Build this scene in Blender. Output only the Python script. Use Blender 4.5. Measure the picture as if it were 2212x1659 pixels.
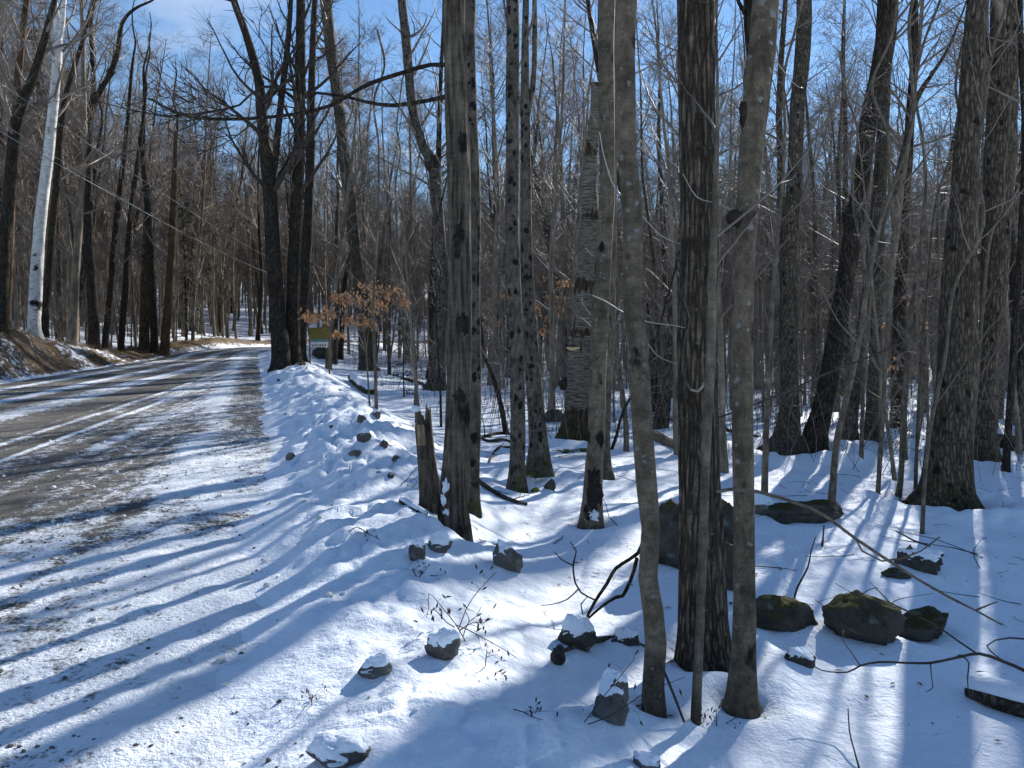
import bpy, math, random
import numpy as np

for o in list(bpy.data.objects):
    bpy.data.objects.remove(o)
scene = bpy.context.scene
COL = scene.collection
random.seed(7)
RNG = np.random.default_rng(11)
R_ = math.radians

# ------------------------------------------------------------------ camera
EYE = np.array([0.0, 0.0, 1.60])
FPX = 769.0                        # focal length in pixels of a 1024 wide frame
PITCH = math.atan(34.0 / FPX)
cam_data = bpy.data.cameras.new('camera')
cam_data.sensor_width = 36.0
cam_data.lens = 36.0 * FPX / 1024.0
cam_data.clip_start = 0.05
cam_data.clip_end = 1500.0
cam = bpy.data.objects.new('camera', cam_data)
cam.location = EYE
cam.rotation_euler = (math.pi / 2 - PITCH, 0, 0)
COL.objects.link(cam)
scene.camera = cam

# ------------------------------------------------------------------ sky and sun
SUN_AZ, SUN_EL = R_(30.6), R_(26.0)
world = bpy.data.worlds.new('World')
scene.world = world
world.use_nodes = True
wn, wl = world.node_tree.nodes, world.node_tree.links
wn.clear()
w_out = wn.new('ShaderNodeOutputWorld')
w_bg = wn.new('ShaderNodeBackground')
w_sky = wn.new('ShaderNodeTexSky')
w_sky.sky_type = 'NISHITA'
w_sky.sun_disc = False
w_sky.sun_elevation = SUN_EL
w_sky.sun_rotation = SUN_AZ
w_sky.altitude = 300
w_sky.air_density = 1.15
w_sky.dust_density = 0.0
w_sky.ozone_density = 5.0
# thin clouds, spread evenly over the whole sky
w_tc = wn.new('ShaderNodeTexCoord')
w_sep = wn.new('ShaderNodeSeparateXYZ')
wl.new(w_tc.outputs['Generated'], w_sep.inputs[0])
w_max = wn.new('ShaderNodeMath'); w_max.operation = 'MAXIMUM'; w_max.inputs[1].default_value = 0.08
wl.new(w_sep.outputs['Z'], w_max.inputs[0])
w_dx = wn.new('ShaderNodeMath'); w_dx.operation = 'DIVIDE'
w_dy = wn.new('ShaderNodeMath'); w_dy.operation = 'DIVIDE'
wl.new(w_sep.outputs['X'], w_dx.inputs[0]); wl.new(w_max.outputs[0], w_dx.inputs[1])
wl.new(w_sep.outputs['Y'], w_dy.inputs[0]); wl.new(w_max.outputs[0], w_dy.inputs[1])
w_cmb = wn.new('ShaderNodeCombineXYZ')
wl.new(w_dx.outputs[0], w_cmb.inputs[0]); wl.new(w_dy.outputs[0], w_cmb.inputs[1])
w_cmb.inputs[2].default_value = 3.7
w_noi = wn.new('ShaderNodeTexNoise'); w_noi.inputs['Scale'].default_value = 0.55
w_noi.inputs['Detail'].default_value = 6; w_noi.inputs['Roughness'].default_value = 0.55
wl.new(w_cmb.outputs[0], w_noi.inputs['Vector'])
w_rmp = wn.new('ShaderNodeValToRGB')
w_rmp.color_ramp.elements[0].position = 0.57
w_rmp.color_ramp.elements[1].position = 0.82
wl.new(w_noi.outputs['Fac'], w_rmp.inputs[0])
w_mix = wn.new('ShaderNodeMix'); w_mix.data_type = 'RGBA'
w_mix.inputs[7].default_value = (7.5, 7.8, 8.2, 1)
wl.new(w_rmp.outputs[0], w_mix.inputs[0]); wl.new(w_sky.outputs[0], w_mix.inputs[6])
wl.new(w_mix.outputs[2], w_bg.inputs[0])
w_bg.inputs[1].default_value = 0.082
wl.new(w_bg.outputs[0], w_out.inputs[0])

sun_data = bpy.data.lights.new('sun', 'SUN')
sun_data.energy = 5.0
sun_data.angle = R_(0.53)
sun_data.color = (1.0, 0.96, 0.90)
sun = bpy.data.objects.new('sun', sun_data)
sun.rotation_euler = (math.pi / 2 - SUN_EL, 0, math.pi - SUN_AZ)
sun.location = (20, 40, 40)
COL.objects.link(sun)

scene.view_settings.view_transform = 'Standard'
scene.view_settings.look = 'None'
scene.view_settings.gamma = 1.0
scene.view_settings.use_curve_mapping = False
scene.view_settings.exposure = 0.92
scene.render.engine = 'CYCLES'
scene.cycles.max_bounces = 5
scene.cycles.diffuse_bounces = 3
scene.cycles.glossy_bounces = 2
scene.cycles.use_denoising = True

# ------------------------------------------------------------------ noise and terrain
def _hash(ix, iy, seed):
    h = (ix.astype(np.int64) * 374761393 + iy.astype(np.int64) * 668265263 + seed * 974711) & 0xffffffff
    h = ((h ^ (h >> 13)) * 1274126177) & 0xffffffff
    h = (h ^ (h >> 16)) & 0xffffffff
    return h.astype(np.float64) / 2147483647.5 - 1.0

def vn(x, y, seed=0):
    """smooth value noise, -1..1"""
    x, y = np.asarray(x, float), np.asarray(y, float)
    ix, iy = np.floor(x), np.floor(y)
    fx, fy = x - ix, y - iy
    fx = fx * fx * fx * (fx * (fx * 6 - 15) + 10); fy = fy * fy * fy * (fy * (fy * 6 - 15) + 10)
    a, b = _hash(ix, iy, seed), _hash(ix + 1, iy, seed)
    c, d = _hash(ix, iy + 1, seed), _hash(ix + 1, iy + 1, seed)
    return (a + (b - a) * fx) * (1 - fy) + (c + (d - c) * fx) * fy

def fbm(x, y, seed=0, octaves=3):
    s, a, n = 0.0, 1.0, 0.0
    for k in range(octaves):
        s = s + a * vn(x, y, seed + k); n += a
        x, y = x * 2.03 + 5.1, y * 2.03 + 1.7
        a *= 0.5
    return s / n

def sstep(a, b, x):
    t = np.clip((x - a) / (b - a), 0, 1)
    return t * t * (3 - 2 * t)

RD = np.array([-0.317, 0.948])     # along the road
RN = np.array([0.948, 0.317])      # across it, to the right
S0, RB = 44.0, 45.0                # the road bends right from here

def road_coords(x, y):
    s = x * RD[0] + y * RD[1]
    t = x * RN[0] + y * RN[1] - 0.1
    rr = np.maximum(RB - t, 0.0)
    ds = np.maximum(s - S0, 0.0)
    r = np.sqrt(rr * rr + ds * ds)
    tb = RB - r
    ang = np.arctan2(ds, np.maximum(rr, 1e-3))
    sb = np.where(s > S0, S0 + RB * ang, s)
    return sb, np.where(s > S0, np.minimum(tb, t), t)

def road_left(s):
    return np.minimum(-10.5 + 0.14 * s, -4.6)

def z_road(s):
    u = np.clip(s - 2.0, 0, 60)
    return 0.033 * (u - 4.0 * (1 - np.exp(-u / 4.0))) + 0.03 * np.clip(s - 62, 0, 200) * 0.3

def ground(x, y):
    x, y = np.asarray(x, float), np.asarray(y, float)
    s, t = road_coords(x, y)
    zr = z_road(s)
    tl = road_left(s)
    # right side: snow bank thrown up by the plough, then the falling wood floor
    near = sstep(3, 12, s)
    tc = 0.5 + 0.75 * near + 0.18 * vn(s * 0.35, 0 * s, 5)
    t_e = t + 0.16 * vn(x * 1.1, y * 1.1, 61) + 0.08 * vn(x * 3.3, y * 3.3, 62)
    hc = 0.15 + 0.23 * near + 0.06 * vn(s * 0.8, 0 * s + 3.3, 6)
    tw = 1.9 + 0.4 * near
    low = -0.38
    up = sstep(-0.15 - 0.40 * (1 - near), tc + 0.15 * (1 - near), t_e)
    dn = sstep(tc, tc + tw, t)
    h = hc * up * (1 - dn) + low * dn - 0.9 * (1 - np.exp(-np.maximum(t - 3.5, 0) / 22.0))
    right = zr * np.exp(-np.maximum(t, 0) / 18.0) + h
    # left side: cut bank, then a wooded hillside
    u = tl - t
    bh = 1.35 - 1.05 * sstep(27, 44, s) + 0.25 * sstep(46, 60, s)
    bh = bh * (1 + 0.18 * vn(s * 0.3, 0 * s, 9))
    cut = bh * sstep(0.0, 1.7, u)
    hill = 0.19 * np.maximum(u - 2.5, 0)
    hill = 24 * (1 - np.exp(-hill / 24.0))
    left = zr + cut + hill
    z = np.where(t > 0, right, np.where(u > 0, left, zr + hc * up * (1 - dn)))
    on_road = (t < 0.15) & (u < 0.05)
    # surface relief
    bank = np.exp(-((t - tc) / 1.25) ** 2) * sstep(-0.1, 0.55, t)
    lump = 0.5 * fbm(x * 1.5, y * 1.5, 21, 2) + 0.55 * np.abs(fbm(x * 3.4, y * 3.4, 25, 2)) + 0.34 * np.abs(vn(x * 8, y * 8, 28)) - 0.2
    z = z + bank * ((0.09 + 0.17 * near) * lump)
    wood = sstep(1.0, 4.5, t) + sstep(1.0, 3.0, u)
    und = 0.16 * fbm(x * 0.16, y * 0.16, 31, 2) + 0.06 * fbm(x * 0.7, y * 0.7, 33, 2)
    fine = 0.016 * fbm(x * 2.6, y * 2.6, 36, 2)
    pit = -0.045 * np.clip(vn(x * 3.1, y * 3.1, 39) - 0.55, 0, 1) * 2.2
    z = z + wood * (und + fine + pit)
    z = z + 0.8 * pit * sstep(-0.4, 0.3, t) * (1 - wood)
    cutmask = sstep(0.0, 0.5, u) * (1 - sstep(2.2, 3.2, u))
    z = z + cutmask * (0.22 * fbm(x * 1.1, y * 1.1, 43, 3) + 0.08 * np.abs(vn(x * 5, y * 5, 47)))
    z = z - 0.05 * sstep(-0.25, -0.6, -(-t)) * 0
    z = np.where(on_road, z - 0.035 * sstep(0.16 - 0.6 * (1 - near), -0.15 - 0.7 * (1 - near), t), z)
    return z

# view rays: (xd, yd) are in the frame of a 2212 x 1659 view of the photograph
KD = 1024.0 / 2212.0
FWD = np.array([0, math.cos(PITCH), -math.sin(PITCH)])
UPV = np.array([0, math.sin(PITCH), math.cos(PITCH)])
RGT = np.array([1.0, 0, 0])

def ray(xd, yd):
    return FWD + RGT * ((xd * KD - 512) / FPX) + UPV * ((384 - yd * KD) / FPX)

def at(xd, yd, d):
    return EYE + ray(xd, yd) * d

_DS = np.geomspace(1.0, 150.0, 2600)
def hit(xd, yd):
    """where the sight line meets the ground: (point, depth)"""
    r = ray(xd, yd)
    ds = _DS
    for _ in range(2):
        p = EYE[None, :] + r[None, :] * ds[:, None]
        below = p[:, 2] < ground(p[:, 0], p[:, 1])
        k = int(np.argmax(below)) if below.any() else len(ds) - 1
        ds = np.linspace(ds[max(k - 1, 0)], ds[k], 60)
    d = ds[k] if k < len(ds) else ds[-1]
    return EYE + r * d, d

# ------------------------------------------------------------------ mesh helpers
def mesh_np(name, V, F, mat=None, smooth=True, mat_idx=None, mats=None):
    """V (n,3); F list of int arrays (m,3) and/or (m,4)"""
    if not isinstance(F, (list, tuple)):
        F = [F]
    F = [f for f in F if len(f)]
    me = bpy.data.meshes.new(name)
    V = np.asarray(V, np.float32)
    me.vertices.add(len(V))
    me.vertices.foreach_set('co', V.ravel())
    loops = np.concatenate([np.asarray(f, np.int32).ravel() for f in F])
    tot = np.concatenate([np.full(len(f), f.shape[1], np.int32) for f in F])
    start = np.concatenate([[0], np.cumsum(tot)[:-1]]).astype(np.int32)
    me.loops.add(len(loops))
    me.loops.foreach_set('vertex_index', loops)
    me.polygons.add(len(tot))
    me.polygons.foreach_set('loop_start', start)
    me.polygons.foreach_set('loop_total', tot)
    me.polygons.foreach_set('use_smooth', np.full(len(tot), smooth))
    for m in (mats or ([mat] if mat else [])):
        me.materials.append(m)
    if mat_idx is not None:
        me.polygons.foreach_set('material_index', np.asarray(mat_idx, np.int32))
    me.update(calc_edges=True)
    me.validate()
    return me

def link(name, me, parent=None, loc=None, **props):
    o = bpy.data.objects.new(name, me)
    COL.objects.link(o)
    if parent is not None:
        o.parent = parent
    if loc is not None:
        o.location = loc
    for k, v in props.items():
        o[k] = v
    return o

def thing(name, label, category, loc, group=None):
    o = bpy.data.objects.new(name, None)
    o.empty_display_size = 0.2
    COL.objects.link(o)
    o.location = loc
    o['label'] = label
    o['category'] = category
    if group:
        o['group'] = group
    return o

def tubes(batches):
    """batches: list of (P (T,N,3), R (T,N), sides) -> V, [quads]"""
    VV, FF, base = [], [], 0
    for P, R, sides in batches:
        if len(P) == 0:
            continue
        T, N, _ = P.shape
        tan = np.gradient(P, axis=1)
        tan /= np.linalg.norm(tan, axis=2, keepdims=True) + 1e-9
        mean = tan.mean(axis=1)
        ref = np.where(np.abs(mean[:, 2:3]) > 0.8, np.array([[1.0, 0, 0]]), np.array([[0, 0, 1.0]]))
        ref = np.repeat(ref[:, None, :], N, axis=1)
        a = np.cross(tan, ref); a /= np.linalg.norm(a, axis=2, keepdims=True) + 1e-9
        b = np.cross(tan, a)
        th = np.arange(sides) * 2 * np.pi / sides
        V = P[:, :, None, :] + R[:, :, None, None] * (a[:, :, None, :] * np.cos(th)[None, None, :, None] + b[:, :, None, :] * np.sin(th)[None, None, :, None])
        idx = np.arange(T * N * sides).reshape(T, N, sides) + base
        q = np.stack([idx[:, :-1, :], np.roll(idx, -1, 2)[:, :-1, :], np.roll(idx, -1, 2)[:, 1:, :], idx[:, 1:, :]], -1).reshape(-1, 4)
        VV.append(V.reshape(-1, 3)); FF.append(q); base += T * N * sides
    return np.concatenate(VV), [np.concatenate(FF)]

def polyline(start, d, L, n, rng, wig=0.12, up=0.0):
    """start (T,3), d (T,3) unit, L (T,) -> (T,n+1,3)"""
    T = len(start)
    pts = [start]
    cur = d.copy()
    for _ in range(n):
        cur = cur + rng.normal(0, wig, (T, 3)); cur[:, 2] += up
        cur /= np.linalg.norm(cur, axis=1, keepdims=True) + 1e-9
        pts.append(pts[-1] + cur * (L / n)[:, None])
    return np.stack(pts, 1)

def spawn(P, R, rng, per, f0, f1, a0, a1, lfun, n, rs, wig=0.14, up=0.04, rmin=0.002, flat=0.0, tip=0.35, elev=None):
    """children of the polylines P: returns (P2, R2)"""
    T, N, _ = P.shape
    k = T * per
    pi = np.repeat(np.arange(T), per)
    f = rng.uniform(f0, f1, k)
    pos = f * (N - 1); i0 = np.minimum(pos.astype(int), N - 2); w = (pos - i0)[:, None]
    start = P[pi, i0] * (1 - w) + P[pi, i0 + 1] * w
    r0 = R[pi, i0] * (1 - w[:, 0]) + R[pi, i0 + 1] * w[:, 0]
    tan = P[pi, i0 + 1] - P[pi, i0]; tan /= np.linalg.norm(tan, axis=1, keepdims=True) + 1e-9
    rnd = rng.normal(0, 1, (k, 3)); rnd[:, 2] *= (1 - flat)
    side = rnd - (rnd * tan).sum(1, keepdims=True) * tan
    side /= np.linalg.norm(side, axis=1, keepdims=True) + 1e-9
    a = np.radians(rng.uniform(a0, a1, k))[:, None]
    d = tan * np.cos(a) + side * np.sin(a)
    L = lfun(f, k, pi)
    rad = np.maximum(r0 * rs * rng.uniform(0.7, 1.1, k), rmin)
    P2 = polyline(start, d, L, n, rng, wig, up)
    R2 = rad[:, None] * np.linspace(1, tip, n + 1)[None, :]
    return P2, R2

def resample(pts, rad, step, rng=None):
    """Catmull-Rom through pts (m,3) with radii (m,)"""
    pts = np.asarray(pts, float); rad = np.asarray(rad, float)
    Q, S = [], []
    ext = np.vstack([2 * pts[0] - pts[1], pts, 2 * pts[-1] - pts[-2]])
    for i in range(len(pts) - 1):
        p0, p1, p2, p3 = ext[i], ext[i + 1], ext[i + 2], ext[i + 3]
        n = max(1, int(np.linalg.norm(p2 - p1) / step))
        for k in range(n):
            u = k / n
            Q.append(0.5 * ((2 * p1) + (p2 - p0) * u + (2 * p0 - 5 * p1 + 4 * p2 - p3) * u * u + (3 * p1 - p0 - 3 * p2 + p3) * u ** 3))
            S.append(rad[i] + (rad[i + 1] - rad[i]) * u)
    Q.append(pts[-1]); S.append(rad[-1])
    return np.array(Q), np.array(S)

def trunk_geo(P, R, segs, seed, ridge=0.03, nridge=9, lump=0.05, flare=0.0, hbase=0.0, groove=None, close=False):
    """a round trunk with bark relief, root flare and an optional open groove (angle, width, depth, h0, h1)"""
    n = len(P)
    th = np.arange(segs) * 2 * np.pi / segs
    L = np.concatenate([[0], np.cumsum(np.linalg.norm(np.diff(P, axis=0), axis=1))])
    tan = np.gradient(P, axis=0); tan /= np.linalg.norm(tan, axis=1, keepdims=True) + 1e-9
    e1 = np.cross(np.array([0, 1.0, 0])[None, :], tan); e1 /= np.linalg.norm(e1, axis=1, keepdims=True) + 1e-9
    e2 = np.cross(tan, e1)
    TH, HH = np.meshgrid(th, L)
    cx, sx = np.cos(TH), np.sin(TH)
    rr = np.repeat(R[:, None], segs, 1)
    m = 1 + lump * (vn(cx * 1.3 + HH * 1.1, sx * 1.3 + seed, seed) + 0.6 * vn(cx * 2.2 + 9, sx * 2.2 + HH * 2.4, seed + 3))
    ang = nridge * TH / (2 * np.pi) * 2
    # bark furrows: periodic around the stem
    a1 = vn(np.cos(TH) * nridge * 0.7 + 31, np.sin(TH) * nridge * 0.7 + HH * 1.5, seed + 5)
    a2 = vn(np.cos(TH) * nridge * 1.5 + 3, np.sin(TH) * nridge * 1.5 + HH * 2.6, seed + 6)
    m = m + ridge * (a1 + 0.6 * a2)
    if flare:
        hz = np.maximum(HH - hbase, 0)
        lob = 0.55 + 0.75 * np.clip(vn(np.cos(TH) * 1.6 + 7, np.sin(TH) * 1.6 + seed, seed + 8) + 0.3, 0, 1.2)
        m = m + flare * np.exp(-hz / 0.16) * lob
    if groove:
        ga, gw, gd, h0, h1 = groove
        dth = np.angle(np.exp(1j * (TH - ga - 0.25 * vn(HH * 1.5, HH * 0 + seed, seed + 9))))
        m = m - gd * np.exp(-(dth / gw) ** 2) * sstep(h0, h0 + 0.5, HH) * (1 - sstep(h1 - 0.5, h1, HH))
    rr = rr * m
    V = P[:, None, :] + rr[..., None] * (e1[:, None, :] * cx[..., None] + e2[:, None, :] * sx[..., None])
    idx = np.arange(n * segs).reshape(n, segs)
    q = np.stack([idx[:-1], np.roll(idx, -1, 1)[:-1], np.roll(idx, -1, 1)[1:], idx[1:]], -1).reshape(-1, 4)
    V = V.reshape(-1, 3)
    F = [q]
    if close:
        V = np.vstack([V, P[-1][None] + tan[-1][None] * R[-1] * 0.4])
        c = len(V) - 1
        top = idx[-1]
        F.append(np.stack([top, np.roll(top, -1), np.full(segs, c)], -1))
    return V, F

# ------------------------------------------------------------------ materials
def new_mat(name):
    m = bpy.data.materials.new(name)
    m.use_nodes = True
    nt = m.node_tree
    nt.nodes.clear()
    out = nt.nodes.new('ShaderNodeOutputMaterial')
    bs = nt.nodes.new('ShaderNodeBsdfPrincipled')
    nt.links.new(bs.outputs[0], out.inputs[0])
    bs.inputs['Roughness'].default_value = 0.9
    bs.inputs['Specular IOR Level'].default_value = 0.15
    return m, nt, bs

def N(nt, typ, **kw):
    n = nt.nodes.new(typ)
    for k, v in kw.items():
        if k in n.inputs:
            n.inputs[k].default_value = v
        else:
            setattr(n, k, v)
    return n

def coords(nt, scale=(1, 1, 1), which='Object', rnd=False):
    tc = nt.nodes.new('ShaderNodeTexCoord')
    mp = nt.nodes.new('ShaderNodeMapping')
    mp.inputs['Scale'].default_value = scale
    nt.links.new(tc.outputs[which], mp.inputs[0])
    if rnd:
        oi = nt.nodes.new('ShaderNodeObjectInfo')
        ml = N(nt, 'ShaderNodeMath', operation='MULTIPLY'); ml.inputs[1].default_value = 37.0
        nt.links.new(oi.outputs['Random'], ml.inputs[0])
        cb = nt.nodes.new('ShaderNodeCombineXYZ')
        for k in range(3):
            nt.links.new(ml.outputs[0], cb.inputs[k])
        nt.links.new(cb.outputs[0], mp.inputs['Location'])
    return mp.outputs[0]

def ramp(nt, fac, stops):
    r = nt.nodes.new('ShaderNodeValToRGB')
    els = r.color_ramp.elements
    while len(els) < len(stops):
        els.new(0.5)
    for e, (p, c) in zip(els, stops):
        e.position = p
        e.color = (*c, 1) if len(c) == 3 else c
    nt.links.new(fac, r.inputs[0])
    return r.outputs[0]

def mix(nt, fac, a, b):
    m = nt.nodes.new('ShaderNodeMix'); m.data_type = 'RGBA'
    for sock, v in ((m.inputs[0], fac), (m.inputs[6], a), (m.inputs[7], b)):
        if isinstance(v, (int, float)):
            sock.default_value = v
        elif isinstance(v, tuple):
            sock.default_value = (*v, 1)
        else:
            nt.links.new(v, sock)
    return m.outputs[2]

def bump(nt, bs, h, strength, dist, prev=None):
    b = N(nt, 'ShaderNodeBump', Strength=strength, Distance=dist)
    nt.links.new(h, b.inputs['Height'])
    if prev is not None:
        nt.links.new(prev, b.inputs['Normal'])
    nt.links.new(b.outputs[0], bs.inputs['Normal'])
    return b.outputs[0]

def noise(nt, vec, scale, detail=4, rough=0.55, dist=0.0):
    n = N(nt, 'ShaderNodeTexNoise', Scale=scale, Detail=detail, Roughness=rough, Distortion=dist)
    nt.links.new(vec, n.inputs['Vector'])
    return n.outputs['Fac']

def spots(nt, vec, scale, r0, r1, wob=0.25):
    """round blotches: 1 inside"""
    nz = N(nt, 'ShaderNodeTexNoise', Scale=scale * 1.5, Detail=6.0, Roughness=0.65)
    nt.links.new(vec, nz.inputs['Vector'])
    mx = nt.nodes.new('ShaderNodeMix'); mx.data_type = 'VECTOR'
    ad = N(nt, 'ShaderNodeVectorMath', operation='MULTIPLY_ADD')
    nt.links.new(nz.outputs['Color'], ad.inputs[0])
    ad.inputs[1].default_value = (wob / scale * 4.5,) * 3
    nt.links.new(vec, ad.inputs[2])
    v = N(nt, 'ShaderNodeTexVoronoi', Scale=scale)
    nt.links.new(ad.outputs[0], v.inputs['Vector'])
    # vary the blotch size cell by cell
    sp = nt.nodes.new('ShaderNodeSeparateColor')
    nt.links.new(v.outputs['Color'], sp.inputs[0])
    pw = N(nt, 'ShaderNodeMath', operation='POWER'); pw.inputs[1].default_value = 1.7
    nt.links.new(sp.outputs[0], pw.inputs[0])
    m1 = N(nt, 'ShaderNodeMapRange'); m1.inputs[3].default_value = -0.1; m1.inputs[4].default_value = r1 * 1.25
    nt.links.new(pw.outputs[0], m1.inputs[0])
    sb = N(nt, 'ShaderNodeMath', operation='SUBTRACT')
    nt.links.new(m1.outputs[0], sb.inputs[0]); nt.links.new(v.outputs['Distance'], sb.inputs[1])
    m2 = N(nt, 'ShaderNodeMapRange'); m2.inputs[1].default_value = 0.0; m2.inputs[2].default_value = r0 * 1.6
    nt.links.new(sb.outputs[0], m2.inputs[0])
    return m2.outputs[0]

def bark(name, dark, light, stretch=0.16, scale=26, bumpd=0.012, black=None, lichen=None, moss=None, rnd=True, plates=None):
    m, nt, bs = new_mat(name)
    v = coords(nt, (1, 1, stretch), rnd=rnd)
    vr = coords(nt, (1, 1, 1), rnd=rnd)
    f = noise(nt, v, scale, 6, 0.62)
    big = noise(nt, vr, 3.0, 4, 0.6)
    c = ramp(nt, f, [(0.34, dark), (0.66, light)])
    if plates:
        psc, pst = plates
        pv = coords(nt, (1, 1, pst), rnd=rnd)
        nz = N(nt, 'ShaderNodeTexNoise', Scale=psc * 0.8, Detail=3.0)
        nt.links.new(pv, nz.inputs['Vector'])
        ad = N(nt, 'ShaderNodeVectorMath', operation='MULTIPLY_ADD')
        nt.links.new(nz.outputs['Color'], ad.inputs[0]); ad.inputs[1].default_value = (0.9 / psc,) * 3; nt.links.new(pv, ad.inputs[2])
        vo = N(nt, 'ShaderNodeTexVoronoi', Scale=psc, feature='DISTANCE_TO_EDGE')
        nt.links.new(ad.outputs[0], vo.inputs['Vector'])
        crack = ramp(nt, vo.outputs['Distance'], [(0.0, (0, 0, 0)), (0.24, (1, 1, 1))])
        c = mix(nt, crack, tuple(x * 0.75 for x in dark), c)
        fm = N(nt, 'ShaderNodeMath', operation='MULTIPLY_ADD'); fm.inputs[1].default_value = 0.5
        nt.links.new(f, fm.inputs[0]); nt.links.new(crack, fm.inputs[2])
        f = fm.outputs[0]
    tint = ramp(nt, big, [(0.3, (0.62, 0.60, 0.58)), (0.7, (1.25, 1.2, 1.12))])
    mm = nt.nodes.new('ShaderNodeMix'); mm.data_type = 'RGBA'; mm.blend_type = 'MULTIPLY'; mm.inputs[0].default_value = 1
    nt.links.new(c, mm.inputs[6]); nt.links.new(tint, mm.inputs[7])
    c = mm.outputs[2]
    grain = ramp(nt, noise(nt, vr, 95, 4, 0.7), [(0.32, (0.66, 0.66, 0.66)), (0.68, (1.30, 1.28, 1.25))])
    ring = ramp(nt, noise(nt, coords(nt, (1.2, 1.2, 9), rnd=rnd), 3.2, 5, 0.65), [(0.35, (0.80, 0.80, 0.80)), (0.65, (1.14, 1.14, 1.12))])
    for extra in (grain, ring):
        mm = nt.nodes.new('ShaderNodeMix'); mm.data_type = 'RGBA'; mm.blend_type = 'MULTIPLY'; mm.inputs[0].default_value = 1
        nt.links.new(c, mm.inputs[6]); nt.links.new(extra, mm.inputs[7])
        c = mm.outputs[2]
    if lichen:
        sc, size, amt = lichen
        c = mix(nt, spots(nt, vr, sc, 0.08, size), c, (amt, amt, amt * 0.93))
    if black:
        sc, size = black
        c = mix(nt, spots(nt, coords(nt, (1, 1, 0.75), rnd=rnd), sc, 0.1, size), c, (0.012, 0.011, 0.011))
    if moss:
        tc = nt.nodes.new('ShaderNodeTexCoord'); sp = nt.nodes.new('ShaderNodeSeparateXYZ')
        nt.links.new(tc.outputs['Object'], sp.inputs[0])
        mr = N(nt, 'ShaderNodeMapRange'); mr.inputs[1].default_value = moss; mr.inputs[2].default_value = 0.0
        nt.links.new(sp.outputs['Z'], mr.inputs[0])
        mu = N(nt, 'ShaderNodeMath', operation='MULTIPLY')
        nt.links.new(mr.outputs[0], mu.inputs[0]); nt.links.new(ramp(nt, noise(nt, vr, 9), [(0.42, (0, 0, 0)), (0.6, (1, 1, 1))]), mu.inputs[1])
        c = mix(nt, mu.outputs[0], c, (0.05, 0.055, 0.012))
    nt.links.new(c, bs.inputs['Base Color'])
    b1 = bump(nt, bs, f, 0.9, bumpd)
    bump(nt, bs, noise(nt, vr, 70, 5, 0.7), 0.7, 0.005, b1)
    return m

M = {}
M['grey'] = bark('bark_grey', (0.055, 0.046, 0.036), (0.200, 0.170, 0.136), black=(7, 0.34), lichen=(22, 0.30, 0.2), plates=(26, 0.25))
M['rough'] = bark('bark_rough', (0.052, 0.043, 0.034), (0.205, 0.172, 0.136), stretch=0.3, scale=44, bumpd=0.022, lichen=(22, 0.22, 0.17), plates=(30, 0.12))
M['dark'] = bark('bark_dark', (0.024, 0.020, 0.016), (0.105, 0.088, 0.070), stretch=0.3, scale=34, bumpd=0.018, plates=(22, 0.14), lichen=(16, 0.25, 0.12))
M['beech'] = bark('bark_smooth', (0.078, 0.066, 0.050), (0.172, 0.147, 0.114), stretch=0.7, scale=14, bumpd=0.004, lichen=(24, 0.34, 0.17), black=(6, 0.36))
M['spotted'] = bark('bark_spotted', (0.046, 0.041, 0.035), (0.150, 0.136, 0.116), stretch=0.45, scale=18, bumpd=0.010, black=(15, 0.62), moss=0.45)
M['lichen'] = bark('bark_lichen', (0.068, 0.057, 0.042), (0.175, 0.149, 0.114), stretch=0.5, scale=18, bumpd=0.008, lichen=(17, 0.38, 0.20), black=(5.5, 0.46))
M['split'] = bark('bark_split', (0.022, 0.018, 0.015), (0.185, 0.158, 0.128), stretch=0.08, scale=30, bumpd=0.03, black=(4, 0.36))
M['shag'] = bark('bark_shaggy', (0.058, 0.048, 0.038), (0.200, 0.168, 0.132), stretch=0.25, scale=30, bumpd=0.02, black=(7, 0.40), moss=0.6, plates=(20, 0.2))
M['brown'] = bark('bark_brown', (0.040, 0.026, 0.016), (0.150, 0.098, 0.060), stretch=0.12, scale=20, bumpd=0.02)
M['rotten'] = bark('rotten_wood', (0.022, 0.016, 0.012), (0.105, 0.074, 0.048), stretch=0.16, scale=16, bumpd=0.03, moss=0.5)
M['rawwood'] = bark('raw_wood', (0.12, 0.085, 0.055), (0.34, 0.26, 0.18), stretch=0.1, scale=26, bumpd=0.01)
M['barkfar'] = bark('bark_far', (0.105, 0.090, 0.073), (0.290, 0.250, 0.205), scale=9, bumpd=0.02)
M['sapling'] = bark('bark_sapling', (0.075, 0.064, 0.050), (0.185, 0.162, 0.130), stretch=0.4, scale=22, bumpd=0.003)
m, nt, bs = new_mat('twig'); M['twig'] = m
nt.links.new(ramp(nt, noise(nt, coords(nt), 3.0), [(0.3, (0.095, 0.074, 0.058)), (0.7, (0.230, 0.186, 0.148))]), bs.inputs['Base Color'])
bs.inputs['Roughness'].default_value = 0.6; bs.inputs['Specular IOR Level'].default_value = 0.35
m, nt, bs = new_mat('twig_painted_glint'); M['twiglit'] = m  # paler, glossier twig: the sun's glint is put into the colour
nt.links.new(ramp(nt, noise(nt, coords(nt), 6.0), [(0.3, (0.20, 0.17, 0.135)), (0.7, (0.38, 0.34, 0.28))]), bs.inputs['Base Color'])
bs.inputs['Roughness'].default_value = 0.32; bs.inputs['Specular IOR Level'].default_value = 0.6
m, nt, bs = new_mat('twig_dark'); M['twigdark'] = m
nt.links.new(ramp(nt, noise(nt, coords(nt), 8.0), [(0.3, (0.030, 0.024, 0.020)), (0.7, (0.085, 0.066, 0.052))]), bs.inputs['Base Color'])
m, nt, bs = new_mat('burl_bark'); M['burl'] = m
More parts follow.
